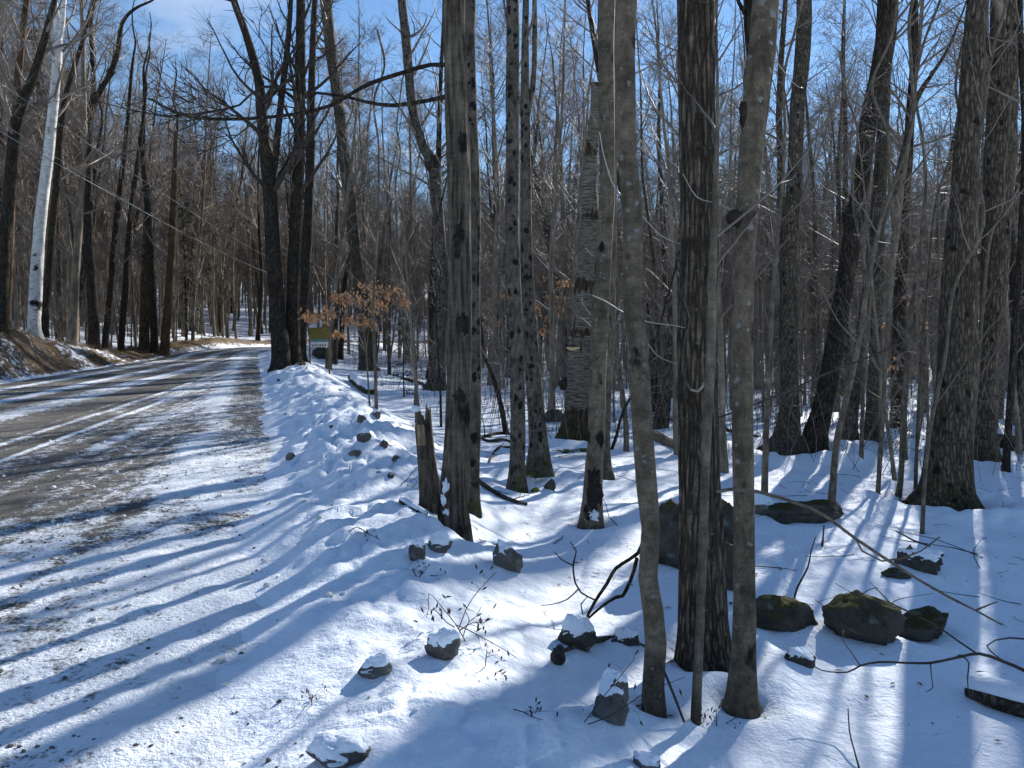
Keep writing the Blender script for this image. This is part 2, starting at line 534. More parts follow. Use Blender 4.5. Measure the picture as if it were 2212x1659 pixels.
f = noise(nt, coords(nt, rnd=True), 18, 5, 0.7)
nt.links.new(ramp(nt, f, [(0.35, (0.012, 0.010, 0.009)), (0.7, (0.060, 0.048, 0.038))]), bs.inputs['Base Color'])
bump(nt, bs, f, 1.0, 0.03)

# white birch: pale bark, short dark cross marks, chevrons under the branches
m, nt, bs = new_mat('bark_birch'); M['birch'] = m
v = coords(nt, (1, 1, 1))
line = noise(nt, coords(nt, (1.6, 1.6, 16)), 2.6, 3, 0.5)
blot = spots(nt, coords(nt, (1, 1, 1.1)), 1.7, 0.10, 0.36, 0.3)
c = ramp(nt, noise(nt, v, 5, 5), [(0.3, (0.42, 0.40, 0.37)), (0.7, (0.70, 0.68, 0.64))])
c = mix(nt, ramp(nt, line, [(0.60, (0, 0, 0)), (0.67, (0.85, 0.85, 0.85))]), c, (0.05, 0.043, 0.04))
c = mix(nt, blot, c, (0.02, 0.018, 0.018))
nt.links.new(c, bs.inputs['Base Color'])
bump(nt, bs, line, 0.5, 0.01)
# peeling bark of the dead birch
m, nt, bs = new_mat('bark_peeling'); M['peel'] = m
line = noise(nt, coords(nt, (2.2, 2.2, 30)), 2.4, 5, 0.6, 0.4)
c = ramp(nt, line, [(0.36, (0.018, 0.015, 0.013)), (0.46, (0.10, 0.086, 0.068)), (0.62, (0.235, 0.205, 0.160))])
nt.links.new(c, bs.inputs['Base Color'])
bump(nt, bs, line, 1.0, 0.02)

def snow_color(nt, vec):
    return ramp(nt, noise(nt, vec, 1.3, 4), [(0.3, (0.75, 0.81, 0.89)), (0.7, (0.82, 0.87, 0.94))])

def snow_bump(nt, bs, vec, k=1.0):
    b0 = bump(nt, bs, noise(nt, vec, 5, 6, 0.62), 0.6 * k, 0.05)
    b1 = bump(nt, bs, noise(nt, vec, 17, 5, 0.65), 0.7 * k, 0.022, b0)
    return bump(nt, bs, noise(nt, vec, 55, 4, 0.65), 0.5 * k, 0.008, b1)

# open snow with leaves and earth showing where the mask says so
m, nt, bs = new_mat('snow_ground'); M['ground'] = m
v = coords(nt)
sc_ = snow_color(nt, v)
at_ = N(nt, 'ShaderNodeAttribute', attribute_name='bare')
spk = noise(nt, v, 5.5, 6, 0.7)
adn = N(nt, 'ShaderNodeMath', operation='MULTIPLY_ADD'); adn.inputs[1].default_value = 1.5; 
nt.links.new(spk, adn.inputs[0]); nt.links.new(at_.outputs['Fac'], adn.inputs[2])
bare = N(nt, 'ShaderNodeMapRange'); bare.inputs[1].default_value = 1.17; bare.inputs[2].default_value = 1.27
nt.links.new(adn.outputs[0], bare.inputs[0])
soil = ramp(nt, noise(nt, v, 14, 6, 0.7), [(0.25, (0.030, 0.020, 0.012)), (0.5, (0.110, 0.072, 0.040)), (0.72, (0.230, 0.165, 0.090))])
sp2 = ramp(nt, noise(nt, v, 38, 3, 0.6), [(0.73, (0, 0, 0)), (0.77, (1, 1, 1))])
sc_ = mix(nt, sp2, sc_, (0.50, 0.48, 0.47))
nt.links.new(mix(nt, bare.outputs[0], sc_, soil), bs.inputs['Base Color'])
snow_bump(nt, bs, v)
bs.inputs['Roughness'].default_value = 0.75
# clean snow on stones and logs
m, nt, bs = new_mat('snow'); M['snow'] = m
v = coords(nt)
nt.links.new(snow_color(nt, v), bs.inputs['Base Color'])
snow_bump(nt, bs, v, 0.8)
m, nt, bs = new_mat('snow_dirty'); M['clod'] = m
v = coords(nt)
nt.links.new(ramp(nt, noise(nt, v, 11, 3), [(0.3, (0.50, 0.47, 0.42)), (0.65, (0.82, 0.82, 0.82))]), bs.inputs['Base Color'])
bump(nt, bs, noise(nt, v, 40), 0.6, 0.01)

# dirt road under packed snow: the mask "cover" says how much snow lies on it
m, nt, bs = new_mat('dirt_road'); M['road'] = m
v = coords(nt)
cov = N(nt, 'ShaderNodeAttribute', attribute_name='cover')
rgh = N(nt, 'ShaderNodeAttribute', attribute_name='gravelly')
g1 = noise(nt, v, 7, 7, 0.72)
g2 = noise(nt, v, 34, 4, 0.65)
gm = N(nt, 'ShaderNodeMath', operation='MULTIPLY_ADD'); gm.inputs[1].default_value = 0.75
nt.links.new(g2, gm.inputs[0]); nt.links.new(g1, gm.inputs[2])
ga = N(nt, 'ShaderNodeMath', operation='MULTIPLY_ADD'); ga.inputs[1].default_value = 1.7
nt.links.new(gm.outputs[0], ga.inputs[0]); nt.links.new(cov.outputs['Fac'], ga.inputs[2])
snf = N(nt, 'ShaderNodeMapRange'); snf.inputs[1].default_value = 1.78; snf.inputs[2].default_value = 2.12
nt.links.new(ga.outputs[0], snf.inputs[0])
dirt = ramp(nt, noise(nt, v, 2.2, 6, 0.65), [(0.3, (0.088, 0.082, 0.073)), (0.7, (0.178, 0.166, 0.147))])
grav = ramp(nt, g2, [(0.35, (0.035, 0.032, 0.030)), (0.65, (0.190, 0.175, 0.160))])
base = mix(nt, rgh.outputs['Fac'], dirt, grav)
psn = ramp(nt, noise(nt, v, 3.1, 4), [(0.3, (0.70, 0.745, 0.80)), (0.7, (0.80, 0.845, 0.90))])
nt.links.new(mix(nt, snf.outputs[0], base, psn), bs.inputs['Base Color'])
b1 = bump(nt, bs, gm.outputs[0], 0.8, 0.03)
bump(nt, bs, noise(nt, v, 90, 3), 0.5, 0.006, b1)

def rock_mat(name, dark, light, moss=None):
    m, nt, bs = new_mat(name)
    v = coords(nt, rnd=True)
    f = noise(nt, v, 6, 8, 0.7)
    c = ramp(nt, f, [(0.3, dark), (0.7, light)])
    c = mix(nt, spots(nt, v, 9, 0.1, 0.33), c, (0.16, 0.165, 0.15))
    if moss:
        ge = nt.nodes.new('ShaderNodeNewGeometry'); sp = nt.nodes.new('ShaderNodeSeparateXYZ')
        nt.links.new(ge.outputs['Normal'], sp.inputs[0])
        ad = N(nt, 'ShaderNodeMath', operation='MULTIPLY_ADD'); ad.inputs[1].default_value = 0.9
        nt.links.new(noise(nt, v, 5, 5), ad.inputs[0]); nt.links.new(sp.outputs['Z'], ad.inputs[2])
        fm = N(nt, 'ShaderNodeMapRange'); fm.inputs[1].default_value = 1.08; fm.inputs[2].default_value = 1.3 if moss[0] < 0.5 else 1.16
        nt.links.new(ad.outputs[0], fm.inputs[0])
        c = mix(nt, fm.outputs[0], c, moss)
    nt.links.new(c, bs.inputs['Base Color'])
    b1 = bump(nt, bs, f, 1.0, 0.05)
    bump(nt, bs, noise(nt, v, 45, 4), 0.6, 0.006, b1)
    return m
M['rock'] = rock_mat('rock_grey', (0.050, 0.048, 0.045), (0.240, 0.225, 0.205))
M['rockmoss'] = rock_mat('rock_mossy', (0.028, 0.025, 0.021), (0.120, 0.106, 0.084), (0.085, 0.076, 0.022))
M['rockdark'] = rock_mat('rock_dark', (0.022, 0.021, 0.020), (0.120, 0.110, 0.095), (0.050, 0.048, 0.016))
M['rocksnow'] = rock_mat('rock_snow_dusted', (0.045, 0.043, 0.040), (0.200, 0.190, 0.175), (0.78, 0.83, 0.90))
M['mossball'] = rock_mat('moss_green', (0.035, 0.045, 0.008), (0.15, 0.17, 0.03), (0.16, 0.19, 0.03))

def flat_mat(name, c1, c2, scale=6, rough=0.7, transl=0.0):
    m, nt, bs = new_mat(name)
    nt.links.new(ramp(nt, noise(nt, coords(nt), scale, 3), [(0.35, c1), (0.65, c2)]), bs.inputs['Base Color'])
    bs.inputs['Roughness'].default_value = rough
    if transl:
        tr = nt.nodes.new('ShaderNodeBsdfTranslucent'); tr.inputs[0].default_value = (*c2, 1)
        ms = nt.nodes.new('ShaderNodeMixShader'); ms.inputs[0].default_value = transl
        out = [n for n in nt.nodes if n.type == 'OUTPUT_MATERIAL'][0]
        nt.links.new(bs.outputs[0], ms.inputs[1]); nt.links.new(tr.outputs[0], ms.inputs[2]); nt.links.new(ms.outputs[0], out.inputs[0])
    return m
M['leaf'] = flat_mat('dead_beech_leaf', (0.24, 0.118, 0.055), (0.44, 0.255, 0.130), 14, 0.6, 0.3)
M['litter'] = flat_mat('fallen_leaf', (0.055, 0.028, 0.016), (0.16, 0.080, 0.040), 4, 0.8)
M['straw'] = flat_mat('dry_grass', (0.16, 0.10, 0.045), (0.36, 0.25, 0.12), 3, 0.8, 0.2)
M['needle'] = flat_mat('needles', (0.016, 0.026, 0.012), (0.050, 0.066, 0.030), 2, 0.7, 0.15)
M['fern'] = flat_mat('fern_green', (0.030, 0.045, 0.016), (0.100, 0.125, 0.050), 5, 0.6, 0.3)
M['fungus_top'] = flat_mat('fungus_top', (0.060, 0.050, 0.045), (0.16, 0.14, 0.12), 12)
M['fungus'] = flat_mat('fungus_pores', (0.42, 0.30, 0.16), (0.60, 0.45, 0.26), 10)
M['hollow'] = flat_mat('hollow_painted_shade', (0.008, 0.007, 0.006), (0.03, 0.025, 0.02), 14)  # near black, painting the shade inside a trunk cavity
M['wire'] = flat_mat('wire_grey', (0.16, 0.16, 0.16), (0.30, 0.30, 0.29), 5, 0.4)
M['yellow'] = flat_mat('paint_yellow', (0.17, 0.125, 0.03), (0.26, 0.20, 0.055), 8)
M['teal'] = flat_mat('paint_teal', (0.10, 0.22, 0.20), (0.15, 0.30, 0.27), 8)
M['white'] = flat_mat('paint_white', (0.62, 0.62, 0.60), (0.75, 0.75, 0.73), 8)
M['red'] = flat_mat('paint_red', (0.30, 0.06, 0.05), (0.40, 0.09, 0.07), 8)
M['post'] = flat_mat('post_wood', (0.13, 0.085, 0.04), (0.24, 0.16, 0.08), 8)

# ------------------------------------------------------------------ ground sheet
def build_ground():
    fa = np.radians(np.arange(-42, 42.001, 0.18))
    ca = np.radians(np.arange(46, 318, 4.0))
    ang = np.concatenate([fa, ca])
    rad = [0.35]
    while rad[-1] < 420:
        rad.append(rad[-1] * 1.0108 + 0.002)
    rad = np.array(rad)
    A, RR = np.meshgrid(ang, rad)
    X, Y = RR * np.sin(A), RR * np.cos(A)
    s, t = road_coords(X, Y)
    Z = ground(X, Y)
    far = sstep(200, 400, RR)
    u = road_left(s) - t
    bare = np.zeros_like(X) - 0.05
    cut = sstep(0.0, 0.25, u) * (1 - sstep(1.6, 2.8, u + 0.5 * vn(X * 0.6, Y * 0.6, 71)))
    bare += cut * (0.64 + 0.25 * vn(X * 0.9, Y * 0.9, 73)) * (1 - 0.3 * sstep(44, 50, s))
    edge = sstep(0.4, 1.2, u) * (1 - sstep(2.5, 6.5, u)) * sstep(38, 46, s)
    bare += edge * 0.38
    hillside = sstep(4, 12, u)
    bare += hillside * (0.40 + 0.16 * vn(X * 0.25, Y * 0.25, 77))
    woods = sstep(9, 22, t)
    bare += woods * (0.15 + 0.10 * vn(X * 0.3, Y * 0.3, 79))
    bankd = np.exp(-((t - 0.9) / 0.8) ** 2) * sstep(6, 14, s)
    bare += bankd * 0.17
    n, k = X.shape
    V = np.stack([X, Y, Z], -1).reshape(-1, 3)
    V = np.vstack([V, [[0, 0, float(ground(0.0, 0.0))]]])
    idx = np.arange(n * k).reshape(n, k)
    nx = np.roll(idx, -1, 1)
    q = np.stack([idx[:-1], idx[1:], nx[1:], nx[:-1]], -1).reshape(-1, 4)
    c = n * k
    tri = np.stack([np.full(k, c), idx[0], nx[0]], -1)
    me = mesh_np('snow_ground', V, [q, tri], M['ground'])
    a = me.attributes.new('bare', 'FLOAT', 'POINT')
    a.data.foreach_set('value', np.append(bare.ravel(), 0).astype(np.float32))
    return link('snow_ground', me, kind='structure')
GROUND = build_ground()
BASES, BEDS = [], []

def build_road():
    sv = [-8.0]
    while sv[-1] < 110:
        sv.append(sv[-1] + max(0.035 if 1 < sv[-1] < 9 else 0.06, 0.013 * abs(sv[-1])))
    sv = np.array(sv)
    w = np.linspace(0, 1, 230)
    S, W = np.meshgrid(sv, w, indexing='ij')
    tl = road_left(S) - 0.35
    T = tl + (0.45 - tl) * W
    U = T - road_left(S)           # metres from the left edge
    ang = np.maximum(S - S0, 0) / RB
    base = np.array([0.1 * RN[0], 0.1 * RN[1]])
    straight = np.minimum(S, S0)
    X = base[0] + RD[0] * straight + np.where(S > S0, RN[0] * (RB - (RB - T) * np.cos(ang)) + RD[0] * (RB - T) * np.sin(ang), RN[0] * T)
    Y = base[1] + RD[1] * straight + np.where(S > S0, RN[1] * (RB - (RB - T) * np.cos(ang)) + RD[1] * (RB - T) * np.sin(ang), RN[1] * T)
    streak = vn(U * 5.0, S * 0.10, 51) * 0.6 + vn(U * 13.0, S * 0.16, 52) * 0.5
    patch = fbm(X * 0.7, Y * 0.7, 55, 3)
    # packed snow: ridge lines between wheel paths, a white shoulder, gravel by the bank
    def band(c, wd, k=1.0):
        return k * np.exp(-((U - c) / wd) ** 2)
    wob = 0.22 * patch + 0.10 * vn(X * 2.3, Y * 2.3, 60)
    cover = 0.06 + band(0.9, 0.35, 0.55) + band(2.3, 0.28, 0.55) + band(3.55, 0.45, 0.5) + band(5.15, 0.11, 0.6) + band(5.75, 0.09, 0.55)
    cover = cover + 0.33 * streak
    side = sstep(-2.5, -1.6, T + wob)                       # the part run over less
    cover = cover * (1 - side) + side * (0.36 + 0.30 * streak + 0.30 * np.exp(-((T + 2.15 + wob * 0.4) / 0.22) ** 2))
    shoulder = sstep(-1.45, -0.75, T + wob - 0.2 * sstep(8, 2, S))
    shoulder = np.maximum(shoulder, 0.9 * sstep(9.0, 5.0, S + 2.0 * wob))
    gravel = sstep(-1.0, -0.35, T + 1.2 * wob) * sstep(8.0, 15, S + 4 * patch) * (1 - 0.5 * sstep(32, 40, S))
    grit = sstep(-1.7, -0.5, T) * np.exp(-((S - 7.0) / 2.2) ** 2) * sstep(-0.1, 0.5, fbm(X * 1.2, Y * 1.2, 64, 3) + 0.1)
    cover = cover * (1 - shoulder) + shoulder * (0.72 + 0.25 * patch + 0.15 * streak)
    cover = cover * (1 - gravel) + gravel * (0.26 + 0.30 * patch)
    cover = cover - 0.38 * grit - 0.42 * np.exp(-((S - 2.5) / 0.7) ** 2 - ((T + 1.25) / 0.6) ** 2) * sstep(-0.2, 0.5, patch)
    cover = np.where(T > 0.0, np.maximum(cover, 0.8 * sstep(0.0, 0.15, T)), cover)
    gr = np.clip(gravel + 0.5 * shoulder + grit, 0, 1)
    # tread prints pressed in the snowy part nearest the lens
    tread = 0.5 + 0.5 * np.sin(S * 2 * np.pi / 0.11 + 2 * U)
    Z = z_road(S) + 0.012 * patch + 0.008 * fbm(X * 5, Y * 5, 57, 2) + 0.020 * np.clip(cover, 0, 1) + 0.012 * np.abs(vn(X * 9, Y * 9, 58)) * shoulder
    Z = Z + 0.012 * np.clip(vn(X * 4.5, Y * 4.5, 59) - 0.35, 0, 1) * 3 * shoulder
    Z = Z + 0.014 * tread * np.exp(-((T + 2.15) / 0.3) ** 2) * sstep(14, 6, S)
    Z = Z - 0.03 * sstep(0.25, -0.3, U)
    n, k = X.shape
    V = np.stack([X, Y, Z], -1).reshape(-1, 3)
    idx = np.arange(n * k).reshape(n, k)
    q = np.stack([idx[:-1, :-1], idx[:-1, 1:], idx[1:, 1:], idx[1:, :-1]], -1).reshape(-1, 4)
    me = mesh_np('road', V, [q], M['road'])
    for nm, arr in (('cover', cover), ('gravelly', gr)):
        a = me.attributes.new(nm, 'FLOAT', 'POINT')
        a.data.foreach_set('value', arr.astype(np.float32).ravel())
    return link('road', me, kind='structure')
build_road()

# ------------------------------------------------------------------ trees from the photograph
def crown_batches(P, R, rng, h0, n1, L1, n2=8, n3=5, r3=0.004, up=0.07, flat=0.2):
    """branches of the first, second and third order along the stem P"""
    n = len(P)
    Lc = np.concatenate([[0], np.cumsum(np.linalg.norm(np.diff(P, axis=0), axis=1))])
    f0 = min(0.97, h0 / Lc[-1])
    # resample the stem evenly so that fractions are lengths
    k = 24
    li = np.linspace(0, Lc[-1], k)
    Pe = np.stack([np.interp(li, Lc, P[:, a]) for a in range(3)], 1)[None]
    Re = np.interp(li, Lc, R)[None]
    b1 = spawn(Pe, Re, rng, n1, f0, 0.985, 35, 65, lambda f, m, pi: L1 * (0.35 + 1.0 * (1 - (f - f0) / (1 - f0 + 1e-6))) * rng.uniform(0.6, 1.15, m), 7, 0.42, 0.10, up, 0.008, flat, 0.22)
    b2 = spawn(b1[0], b1[1], rng, n2, 0.2, 0.98, 28, 60, lambda f, m, pi: L1 * 0.45 * (1.25 - f) * rng.uniform(0.5, 1.2, m), 5, 0.55, 0.14, up * 0.6, r3 * 1.2, flat, 0.3)
    out = [(b1[0], b1[1], 5), (b2[0], b2[1], 3)]
    if n3:
        b3 = spawn(b2[0], b2[1], rng, n3, 0.2, 1.0, 25, 55, lambda f, m, pi: L1 * 0.20 * rng.uniform(0.4, 1.3, m), 3, 0.6, 0.16, up * 0.5, r3, flat, 0.4)
        out.append((b3[0], b3[1], 3))
    return out

def px_path(pts, d, dd=0.0):
    """pixels with widths -> world points and radii at depth d (drifting by dd along the path)"""
    m = len(pts)
    P = np.array([at(x, y, d + dd * i / max(m - 1, 1)) for i, (x, y, w) in enumerate(pts)])
    R = np.array([0.5 * w * KD * d / FPX for _, _, w in pts])
    return P, R

def px_tree(name, label, pts, mat, H=16, d=None, cat='tree', group=None, h0=None, n1=14, L1=2.2, n2=4, n3=2, segs=26, ridge=0.03, nridge=8,
            lump=0.05, flare=0.35, groove=None, burls=(), patches=(), limbs=(), close=False, seed=None, r3=0.005, twig='twig', step=0.12):
    rng = np.random.default_rng(seed if seed is not None else abs(hash_str(label)) % 100000)
    if d is None:
        p0, d = hit(pts[0][0], pts[0][1])
    P, R = px_path(pts, d)
    gz = float(ground(P[0, 0], P[0, 1]))
    base = np.array([P[0, 0], P[0, 1], min(gz, P[0, 2])])
    if P[0, 2] - gz > 0.15:                    # the foot is hidden in the photograph: run down to the ground
        P = np.vstack([[P[0, 0] - (P[1, 0] - P[0, 0]) * 0.1, P[0, 1], gz], P]); R = np.append(R[0] * 1.08, R)
    dn = P[0] - (P[1] - P[0]) / np.linalg.norm(P[1] - P[0]) * 0.3
    P = np.vstack([dn, P]); R = np.append(R[0] * 1.05, R)
    top_h = P[-1, 2] - base[2]
    if H:
        H = max(H, top_h + 4.0)
        dirv = P[-1] - P[-2]; dirv /= np.linalg.norm(dirv)
        dirv = dirv * 0.6 + np.array([0, 0, 0.4]); dirv /= np.linalg.norm(dirv)
        m = 6
        for i in range(1, m + 1):
            q = P[-1] + dirv * (H - top_h) / m + np.append(rng.normal(0, 0.12, 2), 0)
            P = np.vstack([P, q]); R = np.append(R, max(0.02, R[-1] * (0.80 if i < m else 0.4)))
    Q, S = resample(P - base, R, step)
    BASES.append((base[0], base[1], float(R[1])))
    root = thing(name, label, cat, base, group)
    V, F = trunk_geo(Q, S, segs, seed or int(rng.integers(1, 900)), ridge, nridge, lump, flare, 0.3, groove, close)
    link('trunk', mesh_np('trunk', V, F, M[mat]), root)
    for lb in limbs:
        LP, LR = px_path(lb['pts'], d + lb.get('off', 0), lb.get('dd', 0))
        if lb.get('ext'):
            dirv = LP[-1] - LP[-2]; dirv /= np.linalg.norm(dirv)
            for i in range(5):
                LP = np.vstack([LP, LP[-1] + dirv * lb['ext'] / 5 + rng.normal(0, 0.08, 3) + np.array([0, 0, 0.1])]); LR = np.append(LR, LR[-1] * 0.7)
        LQ, LS = resample(LP - base, LR, step)
        V, F = trunk_geo(LQ, LS, 12, int(rng.integers(1, 900)), 0.03, 5, 0.05, 0, 0, None, True)
        limb = link('limb', mesh_np('limb', V, F, M[lb.get('mat', mat)]), root)
        if lb.get('tw'):
            b = crown_batches(LQ, np.maximum(LS, 0.012), rng, 0.3 * np.linalg.norm(LQ[-1] - LQ[0]), lb['tw'], lb.get('L', 0.9), 4, 2, r3, 0.02, 0.3)
            V, F = tubes(b)
            link('twigs', mesh_np('twigs', V, F, M[twig]), limb, kind='stuff')
    for (bx, by, bw, bh) in burls:
        c = at(bx, by, d - 0.02) - base
        k = KD * d / FPX * 0.5
        V, F = blob(12, 9, int(rng.integers(1, 900)), 0.32, 2.2)
        V = V * np.array([bw * k, bw * k * 0.9, bh * k]) + c
        link('burl', mesh_np('burl', V, F, M['burl']), root)
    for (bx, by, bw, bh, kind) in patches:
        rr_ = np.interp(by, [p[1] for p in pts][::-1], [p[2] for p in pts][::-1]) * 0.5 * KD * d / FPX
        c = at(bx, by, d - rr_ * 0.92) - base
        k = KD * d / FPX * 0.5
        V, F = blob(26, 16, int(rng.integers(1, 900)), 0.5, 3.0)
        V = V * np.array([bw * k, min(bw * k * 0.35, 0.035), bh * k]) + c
        link(kind, mesh_np(kind, V, F, M['hollow' if kind == 'hollow' else 'snow']), root)  # each hollow is a flat dark blob with the cavity's shade painted in
    if n1:
        b = crown_batches(Q, np.maximum(S, 0.02), rng, h0 if h0 else 0.4 * H, n1, L1, n2, n3, r3)
        V, F = tubes(b)
        link('crown', mesh_np('crown', V, F, M[twig]), root)
    return root, base, d

def hash_str(s):
    h = 0
    for ch in s:
        h = (h * 131 + ord(ch)) & 0x7fffffff
    return h

def blob(nu, nv, seed, amp=0.25, freq=1.8, planes=0):
    """a lumpy unit ball; planes > 0 knocks flat facets off it"""
    th = np.arange(nu) * 2 * np.pi / nu
    ph = np.linspace(0, np.pi, nv)
    PH, TH = np.meshgrid(ph, th, indexing='ij')
    D = np.stack([np.sin(PH) * np.cos(TH), np.sin(PH) * np.sin(TH), np.cos(PH)], -1).reshape(-1, 3)
    n1 = vn(D[:, 0] * freq + seed, D[:, 1] * freq + D[:, 2] * freq * 0.7, seed) + 0.5 * vn(D[:, 0] * freq * 2.3 + 4, D[:, 2] * freq * 2.3 + D[:, 1] * 1.3 + seed, seed + 1)
    n1 = n1 + 0.25 * vn(D[:, 1] * freq * 5 + 4, D[:, 2] * freq * 5 + D[:, 0] * 3 + seed, seed + 2)
    r = 1 + amp * n1
    if planes:
        rg = np.random.default_rng(seed)
        for _ in range(planes):
            nrm = rg.normal(0, 1, 3); nrm /= np.linalg.norm(nrm)
            dd = rg.uniform(0.62, 0.9)
            pr = (D * nrm).sum(1)
            lim = np.where(pr > 0.05, dd / np.maximum(pr, 0.05), 99)
            r = np.minimum(r, lim * (1 + 0.05 * n1))
    if nu > 40:
        r = r * (1 + 0.035 * vn(D[:, 0] * 9 + seed, D[:, 2] * 9 + D[:, 1] * 7, seed + 4) + 0.02 * vn(D[:, 0] * 21 + D[:, 1] * 13, D[:, 2] * 21 + seed, seed + 5))
    V = D * r[:, None]
    idx = np.arange(nu * nv).reshape(nv, nu)
    q = np.stack([idx[:-1], idx[1:], np.roll(idx, -1, 1)[1:], np.roll(idx, -1, 1)[:-1]], -1).reshape(-1, 4)
    return V, [q]

# --- right of the bank, front row
px_tree('split_maple', 'tall weathered trunk with a dark open split and a sunlit edge, beside the broken stump',
        [(985, 1150, 58), (978, 1100, 60), (983, 1030, 58), (988, 930, 51), (990, 853, 50), (994, 653, 50), (994, 533, 49), (992, 400, 49), (987, 267, 48), (984, 133, 46), (980, 0, 45)],
        'split', 15, ridge=0.09, nridge=9, segs=44, flare=0.25, groove=(-2.0, 0.42, 0.42, 1.6, 4.4), h0=5.5, patches=[(962, 1052, 14, 26, 'snow_patch'), (958, 1080, 12, 20, 'snow_patch'), (966, 1106, 18, 12, 'snow_patch'), (985, 1118, 10, 10, 'snow_patch'), (993, 520, 22, 60, 'hollow'), (1000, 700, 20, 44, 'hollow'), (992, 858, 22, 26, 'hollow')],
        limbs=[dict(pts=[(975, 140, 10), (930, 140, 9), (870, 157, 9), (800, 180, 9), (755, 205, 8), (717, 227, 8), (633, 247, 8), (517, 257, 8), (417, 253, 7), (353, 230, 6), (335, 218, 6), (320, 213, 4)], dd=1.2, tw=12, L=0.9, mat='dark'),
               dict(pts=[(975, 205, 10), (920, 218, 9), (850, 228, 9), (790, 220, 8), (737, 207, 7), (650, 197, 6), (567, 187, 6), (540, 205, 5), (517, 227, 5), (417, 247, 5), (333, 247, 4), (200, 217, 2)], dd=1.6, tw=14, L=1.0, mat='dark')], twig='twigdark')
px_tree('maple', 'slim grey trunk with moss at its foot, hard behind the split dark trunk',
        [(1020, 1108, 30), (1022, 1040, 26), (1027, 886, 25), (1027, 653, 21), (1027, 400, 20), (1020, 233, 22), (1017, 0, 23)], 'spotted', 15, h0=5.5, n1=10)
px_tree('spotted_maple', 'grey trunk blotched with round black spots, left stem of the close pair',
        [(1117, 1060, 40), (1118, 1000, 34), (1119, 920, 33), (1116, 780, 31), (1112, 653, 30), (1107, 533, 30), (1107, 367, 30), (1107, 200, 28), (1107, 0, 28)], 'spotted', 16, h0=6)
px_tree('spotted_maple', 'darker black-spotted trunk with a forked limb, right stem of the close pair',
        [(1166, 1026, 52), (1163, 960, 42), (1158, 886, 38), (1148, 753, 32), (1140, 620, 27), (1137, 500, 25), (1136, 300, 22), (1134, 167, 18), (1136, 0, 14)], 'spotted', 15, h0=6,
        limbs=[dict(pts=[(1138, 255, 14), (1146, 215, 12), (1153, 167, 11), (1155, 80, 11), (1155, 0, 10)], ext=4)])
px_tree('forest_tree', 'mid grey trunk with a black hollow foot, leaning across the dead birch',
        [(1277, 1135, 48), (1280, 1080, 42), (1284, 1000, 37), (1288, 953, 35), (1291, 786, 36), (1300, 620, 35), (1308, 480, 33), (1312, 400, 33), (1311, 200, 34), (1310, 0, 36)], 'beech', 15, h0=6,
        groove=(-1.5, 0.4, 0.25, 0.2, 1.2), patches=[(1284, 1062, 26, 90, 'hollow'), (1283, 1118, 24, 26, 'snow_patch'), (1270, 1128, 12, 18, 'snow_patch'), (1280, 1092, 10, 8, 'snow_patch')])
px_tree('forest_tree', 'thin pale trunk half hidden behind the trunk with the hollow foot',
        [(1310, 1034, 28), (1309, 980, 19), (1312, 886, 15), (1322, 700, 13), (1326, 500, 11), (1328, 300, 10), (1328, 0, 9)], 'sapling', 11, h0=5, n1=8)
px_tree('beech', 'smooth grey beech with a crooked wavy stem, left of the thickest front trunk',
        [(1412, 1533, 50), (1411, 1480, 46), (1417, 1390, 47), (1411, 1320, 45), (1400, 1250, 41), (1406, 1139, 40), (1398, 1060, 45), (1391, 970, 45), (1378, 760, 42), (1366, 640, 42), (1367, 533, 42), (1366, 440, 45), (1355, 340, 42), (1352, 200, 42), (1354, 0, 44)],
        'beech', 13, segs=32, ridge=0.015, lump=0.035, flare=0.12, h0=5.5, n1=10)
px_tree('rough_maple', 'thickest front trunk with rough furrowed dark bark, between two pale smooth trunks',
        [(1520, 1425, 112), (1518, 1350, 100), (1516, 1206, 94), (1512, 1053, 84), (1508, 853, 82), (1506, 686, 79), (1512, 545, 78), (1509, 400, 76), (1505, 200, 78), (1503, 0, 82)],
        'rough', 19, segs=96, ridge=0.055, nridge=17, lump=0.035, flare=0.22, h0=6.5, n1=16, L1=3, step=0.06)
px_tree('sapling', 'straight thin grey sapling standing in front of the thick furrowed trunk',
        [(1503, 1563, 22), (1505, 1500, 21), (1514, 1300, 19), (1520, 1150, 19), (1526, 950, 20), (1531, 850, 21), (1537, 700, 19), (1540, 560, 17), (1546, 400, 12), (1550, 250, 8), (1548, 60, 4)],
        'sapling', 5, segs=14, flare=0.1, cat='sapling', h0=2.2, n1=10, L1=0.8, n2=3, n3=0,
        limbs=[dict(pts=[(1548, 1062, 8), (1580, 1057, 7), (1640, 1063, 7), (1700, 1080, 7), (1750, 1098, 6), (1790, 1120, 6), (1850, 1165, 6), (1910, 1205, 6), (1980, 1250, 5), (2050, 1290, 5), (2110, 1320, 4), (2165, 1350, 3)], dd=-0.5),
               dict(pts=[(1845, 1158, 4), (1862, 1190, 4), (1905, 1212, 4), (1950, 1206, 4), (1990, 1190, 3), (2030, 1160, 3)], off=-0.2, dd=0.2),
               dict(pts=[(2108, 1318, 4), (2140, 1305, 3), (2155, 1300, 2)], off=-0.45)])
